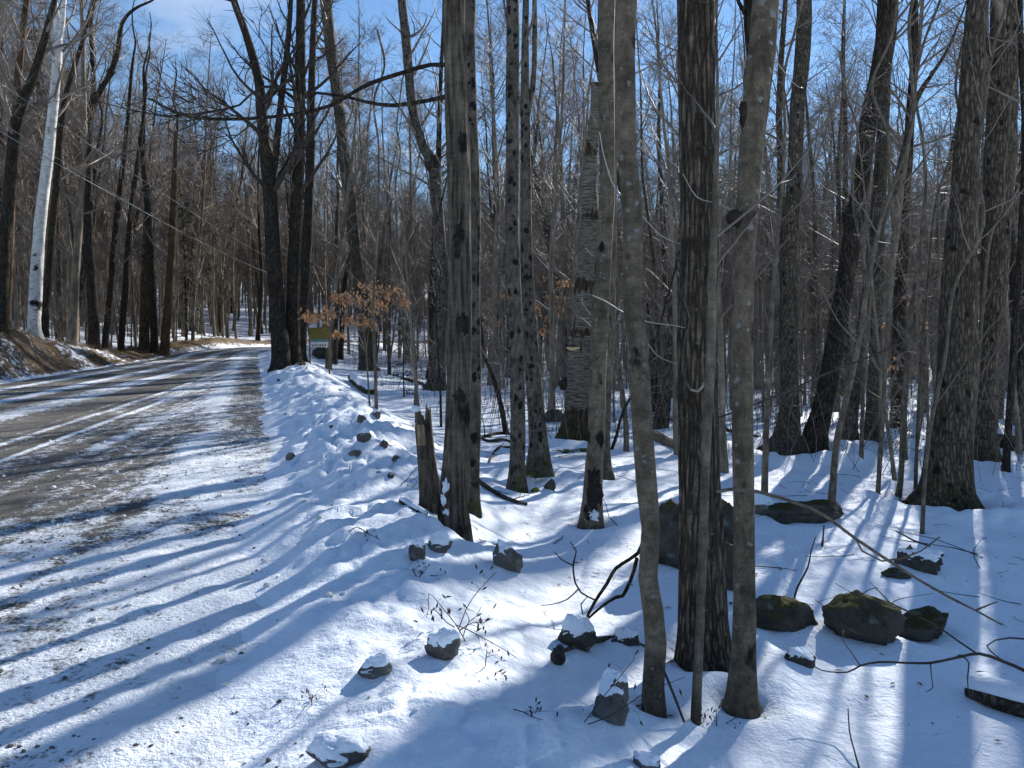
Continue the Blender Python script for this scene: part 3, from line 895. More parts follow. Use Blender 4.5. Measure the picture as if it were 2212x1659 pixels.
px_tree('lichen_maple', 'straight trunk dotted with pale lichen discs, right of the thickest front trunk',
        [(1602, 1530, 74), (1603, 1500, 62), (1606, 1420, 52), (1608, 1340, 49), (1607, 1140, 45), (1605, 986, 45), (1603, 786, 44), (1605, 653, 44), (1608, 533, 45), (1615, 433, 48), (1622, 333, 50), (1632, 233, 55), (1642, 133, 58), (1655, 0, 56)],
        'lichen', 17, segs=36, ridge=0.02, lump=0.035, flare=0.12, h0=6, n1=14, L1=2.6,
        burls=[(1588, 470, 30, 36), (1607, 250, 20, 50)],
        limbs=[dict(pts=[(1628, 120, 30), (1622, 50, 30), (1620, 0, 28)], off=0.5, ext=3, mat='dark'), dict(pts=[(1610, 30, 9), (1596, 5, 8), (1588, -30, 6)], off=0.4, ext=2, mat='dark')])
px_tree('broad_maple', 'broad mottled trunk at the far right with roots spread on the snow',
        [(2042, 1093, 116), (2044, 1060, 104), (2049, 986, 92), (2065, 853, 78), (2072, 653, 71), (2075, 533, 60), (2085, 367, 53), (2098, 200, 47), (2112, 0, 41)], 'shag', 20, segs=48, ridge=0.05, nridge=11, flare=0.35, h0=9, n1=16, L1=3.2)
px_tree('mossy_maple', 'tall dark trunk with a green mossy foot, just behind the broad mottled trunk',
        [(2125, 1002, 78), (2124, 960, 52), (2128, 820, 42), (2145, 653, 46), (2150, 533, 54), (2160, 333, 60), (2168, 167, 56), (2173, 0, 54)], 'shag', 20, segs=36, flare=0.4, h0=9, n1=16, L1=3.2)
px_tree('forest_tree', 'upright grey trunk with a spreading dark foot, joined at its root to the leaning trunk',
        [(1697, 975, 92), (1700, 940, 56), (1705, 880, 44), (1705, 820, 38), (1705, 653, 35), (1705, 533, 33), (1715, 400, 31), (1722, 233, 31), (1732, 133, 32), (1737, 0, 32)], 'grey', 20, h0=10, flare=0.3, L1=3)
px_tree('forest_tree', 'thick trunk leaning to the right from a curved foot, beside the upright grey trunk',
        [(1757, 975, 60), (1763, 930, 48), (1776, 886, 43), (1802, 753, 39), (1818, 653, 37), (1838, 533, 38), (1858, 400, 36), (1878, 250, 37), (1905, 133, 39), (1918, 0, 41)], 'dark', 20, h0=10, flare=0.2, L1=3)
px_tree('forest_tree', 'slim twin-stemmed trunk with a curved side limb, right of the leaning trunk',
        [(1882, 958, 30), (1885, 853, 23), (1893, 700, 22), (1898, 560, 24), (1900, 460, 22), (1906, 380, 18), (1915, 200, 16), (1922, 0, 14)], 'grey', 18, h0=9, n1=12,
        limbs=[dict(pts=[(1903, 480, 16), (1918, 440, 15), (1935, 400, 15), (1955, 320, 14), (1972, 235, 14), (1990, 195, 12), (2010, 165, 9)], ext=3, tw=6)])
px_tree('forest_tree', 'slim grey trunk leaning right, with a dark foot left of the slim twin-stemmed trunk',
        [(1835, 955, 36), (1840, 900, 26), (1848, 820, 22), (1862, 700, 19), (1875, 600, 18), (1886, 480, 16), (1900, 300, 14), (1915, 100, 12)], 'grey', 18, h0=9, n1=12)
px_tree('forest_tree', 'slender dark trunk at the very edge of the wood right of the mossy-footed trunk',
        [(2172, 1020, 16), (2180, 900, 14), (2186, 820, 14), (2196, 650, 14), (2204, 553, 15), (2215, 300, 14)], 'dark', 15, h0=6, n1=10)

# dead crooked tree and the leafless trees behind the bank
px_tree('crooked_maple', 'crooked broken trunk with a black burl at its bend, left of the split trunk',
        [(940, 842, 46), (944, 810, 38), (948, 753, 30), (957, 586, 26), (953, 540, 22), (950, 500, 22), (944, 417, 22), (937, 365, 26), (925, 335, 24), (914, 317, 20), (894, 250, 19), (884, 167, 20), (876, 75, 20), (868, 0, 18)],
        'spotted', 13, h0=8, n1=10, burls=[(935, 355, 34, 40)])
px_tree('roadside_maple', 'leaning grey trunk with a thick dark foot, behind the orange-leaved beech sapling',
        [(795, 800, 38), (791, 760, 32), (788, 700, 28), (780, 620, 26), (770, 560, 25), (757, 440, 26), (745, 350, 25), (732, 230, 23), (715, 110, 24), (704, 0, 25)], 'grey', 17, h0=6, n1=16, L1=2.6, n2=8, n3=5)
px_tree('roadside_maple', 'dark forked roadside trunk, left one of the pair on the snow bank',
        [(606, 745, 38), (601, 700, 34), (596, 620, 31), (590, 560, 31), (584, 430, 30), (577, 350, 28), (571, 300, 25), (565, 240, 23), (558, 170, 20), (530, 70, 16), (505, 0, 14)], 'dark', 17, d=26, h0=5.5, n1=18, L1=3.2, n2=9, n3=5, twig='twigdark',
        limbs=[dict(pts=[(590, 385, 16), (597, 320, 15), (606, 230, 14), (620, 110, 12), (628, 0, 10)], ext=3, tw=10, L=1.6)])
px_tree('roadside_maple', 'dark roadside trunk on the snow bank, right one of the pair',
        [(632, 756, 36), (632, 700, 31), (636, 560, 28), (641, 420, 26), (645, 350, 25), (648, 200, 22), (650, 0, 19)], 'dark', 18, d=26.5, h0=6, n1=18, L1=3.0, n2=9, n3=5, twig='twigdark')
px_tree('roadside_maple', 'second dark stem rising close behind the right one of the roadside pair',
        [(648, 752, 26), (655, 650, 23), (663, 520, 22), (669, 400, 20), (672, 250, 17), (676, 100, 14), (680, 0, 12)], 'dark', 17, d=29, h0=6, n1=14, L1=2.6, n2=8, n3=5, twig='twigdark')

# left of the road
LG = None
px_tree('white_birch', 'white birch with black chevron marks on the left roadside',
        [(74, 690, 26), (78, 610, 25), (85, 500, 23), (96, 400, 22), (105, 330, 21), (112, 260, 20), (118, 200, 19), (125, 100, 18), (122, 40, 14), (116, -20, 12)], 'birch', 15, d=27.8, h0=8, n1=14, L1=2.2, n2=8, n3=5,
        limbs=[dict(pts=[(126, 95, 12), (134, 50, 11), (138, 0, 10)], ext=3, mat='birch')])
px_tree('left_maple', 'dark trunk at the far left edge of the wood, leaning right as it climbs',
        [(2, 690, 24), (13, 500, 24), (25, 350, 22), (33, 270, 21), (52, 210, 19), (72, 165, 17), (92, 100, 15), (108, 40, 13), (118, 0, 11)], 'dark', 15, d=25, h0=6, n1=16, L1=2.4, n2=8, n3=5)
px_tree('left_maple', 'dark upright trunk nearest the left edge, crossing the right-leaning one',
        [(14, 695, 16), (20, 560, 16), (25, 420, 15), (30, 300, 14), (38, 180, 14), (50, 60, 13), (58, 0, 12)], 'brown', 15, d=28, h0=6, n1=14, L1=2.2, n2=8, n3=5)
px_tree('left_maple', 'slim dark trunk just right of the white birch',
        [(97, 690, 16), (108, 560, 15), (122, 400, 14), (134, 260, 13), (150, 180, 11), (178, 90, 9), (200, 0, 7)], 'dark', 14, d=29.5, h0=5, n1=16, L1=2.2, n2=8, n3=5)
px_tree('burled_maple', 'grey trunk with two black burls, forking high on the left roadside',
        [(204, 735, 22), (200, 660, 19), (196, 580, 19), (191, 500, 19), (190, 420, 18), (190, 320, 18), (194, 250, 16), (202, 200, 11), (200, 130, 9), (196, 60, 8), (205, 0, 7)], 'dark', 14, d=34, h0=6, n1=14, L1=2.2, n2=8, n3=5,
        burls=[(190, 540, 26, 30), (191, 440, 24, 32), (240, 155, 18, 14)],
        limbs=[dict(pts=[(196, 245, 12), (212, 205, 12), (226, 180, 11), (240, 155, 12), (255, 110, 11), (264, 50, 8), (290, 20, 6), (330, 0, 4)], ext=1.5, tw=10, L=1.2)])
for k, (lab, pts, mat, d) in enumerate([
    ('reddish dead trunk with loose bark, left of the twin roadside trunks by the bend', [(312, 745, 22), (313, 640, 19), (316, 540, 17), (320, 430, 14)], 'brown', 42),
    ('brown trunk with peeling bark standing at the road edge before the bend', [(356, 755, 20), (364, 640, 17), (371, 540, 15), (375, 430, 13), (380, 300, 8)], 'brown', 41),
    ('straight dark trunk at the road edge, left of the brown peeling one', [(333, 755, 16), (330, 640, 14), (324, 520, 13), (316, 420, 12), (309, 330, 10), (312, 200, 7)], 'dark', 41),
    ('thin leaning dark trunk left of the reddish dead trunk', [(262, 740, 13), (270, 640, 12), (274, 560, 11), (286, 430, 10), (300, 330, 9), (315, 200, 6)], 'dark', 38),
    ('dark trunk leaning right behind the burled trunk', [(228, 730, 14), (238, 640, 13), (246, 540, 13), (258, 420, 11), (272, 300, 9), (285, 150, 6)], 'dark', 37),
    ('slanting dark trunk between the white birch and the burled trunk', [(158, 720, 10), (172, 640, 11), (184, 560, 10), (196, 430, 8), (215, 300, 6)], 'dark', 36)]):
    px_tree('roadside_tree', lab, pts, mat, 11 if k else 8, d=d, h0=4, n1=14, L1=1.8, n2=4, n3=3, segs=14)

# saplings among the front trees
for lab, pts, hh in [
    ('pale sapling leaning right on the open snow, in front of the leaning thick trunk', [(1795, 1103, 17), (1800, 1040, 15), (1808, 953, 14), (1826, 870, 13), (1845, 790, 12), (1858, 720, 12), (1872, 630, 11), (1886, 553, 10), (1905, 470, 8), (1930, 400, 7)], 9),
    ('thin straight sapling on the lit snow, left of the pair of curved saplings', [(1895, 1082, 10), (1902, 980, 9), (1908, 886, 9), (1914, 760, 8), (1922, 640, 8), (1930, 500, 7)], 8),
    ('curved grey sapling on the striped snow left of the broad mottled trunk', [(1940, 1075, 13), (1947, 1020, 11), (1952, 886, 11), (1960, 780, 10), (1968, 680, 9), (1985, 553, 8), (2000, 400, 6)], 9),
    ('thinnest upright sapling close to the roots of the broad mottled trunk', [(1977, 1068, 8), (1980, 980, 7), (1985, 860, 7), (1992, 740, 6), (2004, 620, 6), (2015, 480, 5)], 7),
    ('slim sapling right of the lichen-dotted trunk', [(1651, 1076, 15), (1653, 1000, 13), (1657, 886, 12), (1664, 740, 11), (1675, 560, 9), (1690, 400, 7)], 9),
    ('thin grey sapling between the leaning trunk and the twin-stemmed trunk', [(1860, 1002, 10), (1863, 900, 8), (1866, 780, 8), (1870, 640, 7)], 8),
    ('slender sapling running up the left side of the broad mottled trunk', [(1992, 1152, 9), (1997, 1050, 8), (2006, 950, 8), (2022, 860, 8), (2042, 770, 7), (2062, 620, 6)], 7),
    ('thin sapling in front of the mossy-footed trunk', [(2094, 1005, 9), (2104, 900, 8), (2112, 800, 8), (2124, 650, 7), (2138, 520, 6)], 8),
    ('short thin sapling below the orange-leaved beech', [(813, 884, 8), (811, 800, 7), (809, 753, 7), (807, 650, 6), (812, 540, 5)], 6),
    ('wavy pale sapling between the orange-leaved beech and the broken stump', [(897, 887, 8), (899, 830, 8), (897, 786, 8), (893, 740, 8), (884, 690, 7), (872, 620, 7), (862, 560, 6), (855, 440, 5)], 8),
    ('dark sapling leaning left, between the split trunk and the spotted pair', [(1093, 938, 12), (1085, 890, 11), (1072, 836, 10), (1060, 800, 10), (1047, 770, 9), (1040, 715, 7), (1035, 640, 5)], 6),
    ('straight grey sapling between the dead birch and the crooked beech', [(1353, 976, 12), (1352, 920, 11), (1346, 860, 10), (1338, 803, 10), (1331, 740, 9), (1326, 660, 8), (1324, 560, 7)], 8),
    ('bent black sapling rising from the snow left of the crooked beech', [(1320, 974, 7), (1332, 940, 7), (1342, 900, 6), (1360, 862, 5), (1385, 830, 4)], 2.6),
    ('thin dark sapling left of the split trunk above the stump', [(953, 922, 6), (951, 840, 5), (947, 760, 5), (941, 660, 4)], 6)]:
    px_tree('sapling', lab, pts, 'sapling' if 'dark' not in lab and 'black' not in lab else 'dark', hh, cat='sapling', segs=12, flare=0.12, h0=hh * 0.25, n1=12, L1=0.9, n2=3, n3=2, r3=0.0025)

# --- dead birch with peeling bark and a bracket fungus
def dead_birch():
    pts = [(1240, 955, 74), (1243, 920, 62), (1247, 886, 54), (1250, 836, 54), (1257, 720, 48), (1266, 586, 40), (1275, 500, 38), (1273, 400, 31), (1280, 300, 24), (1287, 233, 21), (1286, 180, 16)]
    root, base, d = px_tree('dead_birch', 'dead birch snag with peeling pale bark over a rotten orange foot', pts, 'rotten', 0, ridge=0.07, nridge=8, segs=36, flare=0.2, n1=0, close=True)
    P, R = px_path(pts, d)
    Q, S = resample(P - base, R, 0.05)
    k = KD * d / FPX
    for (y0, y1, grow) in ((885, 722, 1.08), (716, 628, 1.05), (606, 470, 1.09), (462, 330, 1.10), (322, 185, 1.13)):
        za, zb = at(1250, y0, d)[2] - base[2], at(1260, y1, d)[2] - base[2]
        sel = (Q[:, 2] >= za) & (Q[:, 2] <= zb)
        if sel.sum() < 3:
            continue
        V, F = trunk_geo(Q[sel], S[sel] * grow, 36, y0, 0.03, 5, 0.04)
        n, sg = sel.sum(), 36
        V = V.reshape(n, sg, 3)
        rag = 0.11 * vn(np.arange(sg) * 0.9, np.full(sg, y0 * 0.1), 3)
        V[0, :, 2] += rag; V[-1, :, 2] += rag * 1.4
        link('bark_sheet', mesh_np('bark_sheet', V.reshape(-1, 3), F, M['peel']), root)
    # bracket fungus: a half disc shelf, pale below
    c = at(1243, 752, d - 0.12) - base
    w = 20 * k
    th = np.linspace(math.pi, 2 * math.pi, 15)
    rim = np.stack([np.cos(th) * w, np.sin(th) * w * 0.8, np.zeros(15)], 1)
    top = np.vstack([rim * 0.96 + [0, 0, w * 0.12], rim * 0.5 + [0, 0, w * 0.42], rim * 0.05 + [0, 0, w * 0.5]])
    bot = np.vstack([rim, rim * 0.5 + [0, 0, -w * 0.28], rim * 0.05 + [0, 0, -w * 0.5]])
    V = np.vstack([top, bot]) + c
    q = []
    for o in (0, 45):
        for a in range(2):
            for i in range(14):
                q.append([o + a * 15 + i, o + a * 15 + i + 1, o + a * 15 + 15 + i + 1, o + a * 15 + 15 + i])
    n1 = len(q)
    for i in range(14):
        q.append([i, i + 1, 45 + i + 1, 45 + i])
    mi = [0] * 28 + [1] * 28 + [1] * 14
    link('bracket_fungus', mesh_np('bracket_fungus', V, [np.array(q)], mats=[M['fungus_top'], M['fungus']], mat_idx=mi), root)
    V, F = blob(14, 10, 5, 0.2)
    V = V * np.array([13, 12, 14]) * k + (at(1220, 830, d - 0.03) - base)
    link('burl', mesh_np('burl', V, F, M['burl']), root)
dead_birch()

# --- broken stump
def stump():
    pts = [(936, 1108, 56), (932, 1070, 48), (925, 1020, 41), (919, 960, 38), (914, 905, 34)]
    p0, d = hit(936, 1108)
    P, R = px_path(pts, d)
    base = P[0].copy()
    P = np.vstack([P[0] - [0, 0, 0.3], P]); R = np.append(R[0] * 1.1, R)
    Q, S = resample(P - base, R, 0.04)
    sg = 36
    V, F = trunk_geo(Q, S, sg, 17, 0.07, 9, 0.05, 0.25, 0.3)
    V = V.reshape(len(Q), sg, 3)
    th = np.arange(sg) * 2 * np.pi / sg
    jag = 0.10 * vn(np.cos(th) * 3 + 4, np.sin(th) * 3, 5) + 0.06 * np.sin(th * 7) + 0.07 * np.cos(th - 1.2)
    for i, wgt in ((-1, 1.0), (-2, 0.6), (-3, 0.3)):
        V[i, :, 2] += jag * wgt
    root = thing('broken_stump', 'snapped grey stump with a jagged top, leaning left against the split trunk', 'stump', base)
    link('trunk', mesh_np('trunk', V.reshape(-1, 3), F, M['split']), root)
    cen = Q[-1]
    rings = [V[-1]]
    for f, dz in ((0.86, -0.01), (0.6, -0.10), (0.3, -0.12), (0.02, -0.10)):
        r = cen + (V[-1] - cen) * f
        r[:, 2] = cen[2] + (V[-1][:, 2] - cen[2]) * f * 1.1 + dz + 0.03 * np.sin(th * 11 + f * 9)
        rings.append(r)
    W = np.array(rings)
    idx = np.arange(5 * sg).reshape(5, sg)
    q = np.stack([idx[:-1], np.roll(idx, -1, 1)[:-1], np.roll(idx, -1, 1)[1:], idx[1:]], -1).reshape(-1, 4)
    link('broken_top', mesh_np('broken_top', W.reshape(-1, 3), [q], M['rawwood']), root)
    # a torn pale patch of bare wood on the face
    k = KD * d / FPX
    V2, F2 = trunk_geo(Q, S * 1.03, sg, 17, 0.07, 9, 0.05, 0.25, 0.3)
    V2 = V2.reshape(len(Q), sg, 3)
    a0, a1 = 22, 29
    Vp = V2[-6:-1, a0:a1]
    n, m_ = Vp.shape[:2]
    ii = np.arange(n * m_).reshape(n, m_)
    q = np.stack([ii[:-1, :-1], ii[:-1, 1:], ii[1:, 1:], ii[1:, :-1]], -1).reshape(-1, 4)
    link('bare_patch', mesh_np('bare_patch', Vp.reshape(-1, 3), [q], M['rawwood']), root)
    V3, F3 = blob(12, 8, 3, 0.2)
    V3 = V3 * np.array([0.045, 0.04, 0.03]) + Q[-1] + np.array([-0.06, -0.02, 0.09])
    link('snow_cap', mesh_np('snow_cap', V3, F3, M['snow']), root)
stump()

# ------------------------------------------------------------------ forest behind: individuals
def proto_tree(rng, H, r0, hc, n1, L1, n2, n3, r3, fork=False):
    k = 14
    P = polyline(np.zeros((1, 3)), np.array([[0, 0, 1.0]]), np.array([H]), k, rng, 0.035, 0.03)[0]
    R = r0 * (1 - 0.92 * np.linspace(0, 1, k + 1) ** 1.1)
    P = np.vstack([[P[0] + [0, 0, -0.5]], P]); R = np.append(R[0] * 1.15, R)
    Q, S = resample(P, R, 0.7)
    V, F = trunk_geo(Q, S, 10, int(rng.integers(1, 999)), 0.03, 4, 0.06, 0.45, 0.5)
    tr = (V, F)
    b = crown_batches(Q, np.maximum(S, 0.012), rng, hc, n1, L1, n2, n3, r3, 0.05, 0.1)
    return tr, b

PROTO = []
prng = np.random.default_rng(3)
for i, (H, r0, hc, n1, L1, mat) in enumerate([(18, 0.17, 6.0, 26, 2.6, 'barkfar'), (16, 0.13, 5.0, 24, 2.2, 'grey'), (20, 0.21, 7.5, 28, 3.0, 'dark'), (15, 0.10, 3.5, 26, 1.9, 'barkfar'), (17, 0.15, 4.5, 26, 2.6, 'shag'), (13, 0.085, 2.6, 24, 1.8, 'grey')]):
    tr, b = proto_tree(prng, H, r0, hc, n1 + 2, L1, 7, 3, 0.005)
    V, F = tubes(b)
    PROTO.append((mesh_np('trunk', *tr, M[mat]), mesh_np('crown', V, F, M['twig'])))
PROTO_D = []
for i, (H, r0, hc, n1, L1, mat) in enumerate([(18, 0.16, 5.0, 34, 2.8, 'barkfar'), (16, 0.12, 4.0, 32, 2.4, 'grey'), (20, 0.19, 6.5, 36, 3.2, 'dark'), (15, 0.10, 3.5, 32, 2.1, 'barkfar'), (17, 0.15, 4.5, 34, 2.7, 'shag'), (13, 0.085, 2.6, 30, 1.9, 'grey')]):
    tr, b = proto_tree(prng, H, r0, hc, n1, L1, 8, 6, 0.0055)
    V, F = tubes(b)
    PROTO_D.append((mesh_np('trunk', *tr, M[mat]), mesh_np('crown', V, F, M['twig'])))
SAPP = []
for i, (H, r0) in enumerate([(8, 0.04), (6, 0.028), (9.5, 0.05), (5, 0.02), (7, 0.032)]):
    tr, b = proto_tree(prng, H, r0, H * 0.15, 30, 1.15, 5, 3, 0.0035)
    V, F = tubes(b)
    SAPP.append((mesh_np('trunk', *tr, M['sapling' if i % 2 else 'barkfar']), mesh_np('crown', V, F, M['twig'])))

TAKEN = [(o.location.x, o.location.y) for o in scene.objects if o.type == 'EMPTY']

def scatter(count, d0, d1, az0, az1, sep, rng, ok, power=1.0):
    out, tries = [], 0
    pts = list(TAKEN)
    while len(out) < count and tries < 40000:
        tries += 1
        az = R_(rng.uniform(az0, az1))
        d = math.sqrt(rng.uniform(d0 ** 2, d1 ** 2)) if power == 1 else d0 + (d1 - d0) * rng.uniform() ** power
        x, y = d * math.sin(az), d * math.cos(az)
        s, t = road_coords(np.array(x), np.array(y))
        s, t = float(s), float(t)
        if not ok(x, y, d, s, t, math.degrees(az)):
            continue
        if any((x - a) ** 2 + (y - b) ** 2 < sep * sep for a, b in pts):
            continue
        pts.append((x, y)); out.append((x, y, d, s, t))
    TAKEN.extend((x, y) for x, y, *_ in out)
    return out

SECT_R = [(300, 'behind the roadside pair of dark trunks'), (345, 'behind the yellow board'), (400, 'behind the orange-leaved beech'), (440, 'behind the crooked broken trunk'),
          (472, 'behind the split trunk'), (512, 'between the split trunk and the spotted pair'), (545, 'behind the spotted pair'), (578, 'between the spotted pair and the dead birch'),
          (612, 'behind the dead birch'), (668, 'between the crooked beech and the furrowed trunk'), (732, 'behind the furrowed trunk'), (770, 'right behind the lichen-dotted trunk'),
          (810, 'around the upright grey trunk'), (850, 'behind the leaning trunk'), (890, 'behind the twin-stemmed trunk'), (935, 'left of the broad mottled trunk'),
          (985, 'behind the broad mottled trunk'), (9999, 'right of the mossy-footed trunk')]
SECT_L = [(30, 'left of the white birch'), (60, 'behind the white birch'), (95, 'left of the burled trunk'), (125, 'right of the burled trunk'), (160, 'by the reddish dead trunk'),
          (200, 'right of the brown peeling trunk'), (235, 'behind the bend of the road'), (9999, 'left of the roadside pair')]

def where_is(x, y, s, t, d):
    px = 512 + FPX * x / y
    if t < float(road_left(np.array(s))):
        w = next(w for lim, w in SECT_L if px < lim) if px < 300 else next(w for lim, w in SECT_R if px < lim)
        return ('on the slope ' if d > 45 else 'at the wood edge ') + w
    w = next(w for lim, w in SECT_R if px < lim)
    return ('near ' if d < 22 else 'midway ' if d < 36 else 'deep ') + 'in the wood ' + w

def place(name, protos, kinds, pts, rng, cat, group, size=1.0):
    for (x, y, d, s, t) in pts:
        i = int(rng.integers(0, len(protos)))
        z = float(ground(x, y))
        root = thing(name, f'{kinds[i]} {where_is(x, y, s, t, d)}', cat, (x, y, z - 0.05), group)
        root.rotation_euler = (rng.normal(0, 0.035), rng.normal(0, 0.035), rng.uniform(0, 6.28))
        f = size * rng.uniform(0.8, 1.15)
        root.scale = (f, f, f * rng.uniform(0.92, 1.1))
        for nm, me in zip(('trunk', 'crown'), protos[i]):
            link(nm, me, root)

frng = np.random.default_rng(21)
def ok_tree(x, y, d, s, t, az):
    tl = float(road_left(np.array(s)))
    if tl - 1.6 < t < 2.6:
        return False
    if t > 0 and d < 15:
        return False
    return True
right_mid = scatter(26, 15, 40, -6, 34, 1.6, frng, lambda *a: ok_tree(*a) and a[4] > 0)
right_deep = scatter(94, 38, 78, -14, 35, 1.5, frng, lambda *a: ok_tree(*a) and a[4] > 0)
left_side = scatter(84, 26, 80, -38, -6, 1.7, frng, lambda *a: ok_tree(*a) and a[4] < 0 and not (-24.8 < a[5] < -19.5 and a[2] < 60))
TREE_KINDS = ['tall grey tree', 'mottled grey tree', 'stout dark tree', 'slim grey tree', 'shaggy tree', 'thin mottled tree']
place('bare_tree', PROTO, TREE_KINDS, right_mid, frng, 'tree', 'bare trees of the wood')
place('bare_tree', PROTO_D, TREE_KINDS, right_deep, frng, 'tree', 'bare trees of the wood', 1.22)
place('bare_tree', PROTO_D, TREE_KINDS, left_side, frng, 'tree', 'bare trees of the wood', 1.04)
sap_r = scatter(146, 13, 52, -8, 34.5, 0.8, frng, lambda *a: ok_tree(*a) and a[4] > 3 or (a[4] > 5 and a[2] > 12))
sap_l = scatter(100, 24, 60, -38, -8, 0.7, frng, lambda *a: ok_tree(*a) and a[4] < 0)
SAP_KINDS = ['bare grey sapling', 'thin pale sapling', 'tall bare sapling', 'small pale sapling', 'slim bare sapling']
place('slender_sapling', SAPP, SAP_KINDS, sap_r + sap_l, frng, 'sapling', 'bare saplings of the wood')

# alike neighbours: say which one by its distance from the road's near end
def tell_apart():
    by = {}
    for o in scene.objects:
        if o.type == 'EMPTY' and o.get('group') in ('bare trees of the wood', 'bare saplings of the wood'):
            by.setdefault(o['label'], []).append(o)
    for lab, v in by.items():
        v.sort(key=lambda o: math.hypot(o.location.x, o.location.y))
        names = {1: [''], 2: ['nearer ', 'farther '], 3: ['nearest ', 'middle ', 'farthest ']}.get(len(v)) or ['nearest ', 'second nearest ', 'third nearest ', 'fourth nearest ', 'fifth nearest ', 'sixth nearest ', 'seventh nearest ', 'eighth nearest ', 'ninth nearest ', 'tenth nearest ', 'eleventh nearest '][:len(v) - 1] + ['farthest ']
        for o, nm in zip(v, names):
            o['label'] = nm + lab
            if len(o['label'].split()) > 16:
                o['label'] = o['label'].replace(' in the wood', '')
tell_apart()

# far wood: one mass of stems and twigs, points that carry a few kinds of tree
def far_wood():
    rng = np.random.default_rng(77)
    protos = []
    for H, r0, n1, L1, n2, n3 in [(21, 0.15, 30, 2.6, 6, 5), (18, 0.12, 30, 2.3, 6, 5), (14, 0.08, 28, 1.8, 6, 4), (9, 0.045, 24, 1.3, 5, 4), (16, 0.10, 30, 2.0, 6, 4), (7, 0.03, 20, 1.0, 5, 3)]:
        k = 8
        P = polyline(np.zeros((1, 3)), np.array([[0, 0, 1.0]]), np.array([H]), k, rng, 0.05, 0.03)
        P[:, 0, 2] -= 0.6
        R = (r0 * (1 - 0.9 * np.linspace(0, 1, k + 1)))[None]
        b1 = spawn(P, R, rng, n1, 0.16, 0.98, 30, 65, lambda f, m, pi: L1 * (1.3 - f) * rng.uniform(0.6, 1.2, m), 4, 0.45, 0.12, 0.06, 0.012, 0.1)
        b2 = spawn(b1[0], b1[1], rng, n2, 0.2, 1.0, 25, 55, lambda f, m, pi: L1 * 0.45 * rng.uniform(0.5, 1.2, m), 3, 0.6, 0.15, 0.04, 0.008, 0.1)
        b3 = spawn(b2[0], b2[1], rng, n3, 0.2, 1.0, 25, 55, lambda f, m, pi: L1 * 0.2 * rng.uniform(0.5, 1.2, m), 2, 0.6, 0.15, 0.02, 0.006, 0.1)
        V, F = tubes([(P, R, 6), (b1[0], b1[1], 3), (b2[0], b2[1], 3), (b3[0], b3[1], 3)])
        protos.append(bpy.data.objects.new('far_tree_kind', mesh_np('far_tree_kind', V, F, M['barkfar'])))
    pts = []
    while len(pts) < 3800:
        az = R_(rng.uniform(-41, 41)); d = math.sqrt(rng.uniform(48 ** 2, 175 ** 2))
        x, y = d * math.sin(az), d * math.cos(az)
        s, t = road_coords(np.array(x), np.array(y))
        tl = float(road_left(s))
        if tl - 2 < t < 2.5 or (0 <= t and d < 58) or (t < 0 and d < 60 and -24.6 < math.degrees(az) < -20.5):
            continue
        pts.append((x, y))
    pts = np.array(pts)
    V = np.column_stack([pts, ground(pts[:, 0], pts[:, 1])])
    me = bpy.data.meshes.new('far_wood')
    me.vertices.add(len(V)); me.vertices.foreach_set('co', V.astype(np.float32).ravel()); me.update()
    o = link('far_wood', me, kind='stuff', label='mass of bare grey far trees closing the view')
    ng = bpy.data.node_groups.new('far_wood_nodes', 'GeometryNodeTree')
    ng.interface.new_socket('Geometry', in_out='INPUT', socket_type='NodeSocketGeometry')
    ng.interface.new_socket('Geometry', in_out='OUTPUT', socket_type='NodeSocketGeometry')
    gi, go = ng.nodes.new('NodeGroupInput'), ng.nodes.new('NodeGroupOutput')
    iop = ng.nodes.new('GeometryNodeInstanceOnPoints'); iop.inputs['Pick Instance'].default_value = True
    jn = ng.nodes.new('GeometryNodeJoinGeometry')
    for p in protos:
        oi = ng.nodes.new('GeometryNodeObjectInfo'); oi.inputs['Object'].default_value = p
        gt = ng.nodes.new('GeometryNodeGeometryToInstance')
        ng.links.new(oi.outputs['Geometry'], gt.inputs[0]); ng.links.new(gt.outputs[0], jn.inputs[0])
    rv = ng.nodes.new('FunctionNodeRandomValue'); rv.data_type = 'FLOAT_VECTOR'
    rv.inputs[0].default_value = (-0.07, -0.07, 0); rv.inputs[1].default_value = (0.07, 0.07, 6.28)
    rs = ng.nodes.new('FunctionNodeRandomValue'); rs.data_type = 'FLOAT'
    rs.inputs[2].default_value = 0.75; rs.inputs[3].default_value = 1.3
    ng.links.new(gi.outputs[0], iop.inputs['Points']); ng.links.new(jn.outputs[0], iop.inputs['Instance'])
    ng.links.new(rv.outputs[0], iop.inputs['Rotation']); ng.links.new(rs.outputs[1], iop.inputs['Scale'])
    ng.links.new(iop.outputs[0], go.inputs[0])
    md = o.modifiers.new('far_wood', 'NODES'); md.node_group = ng
far_wood()

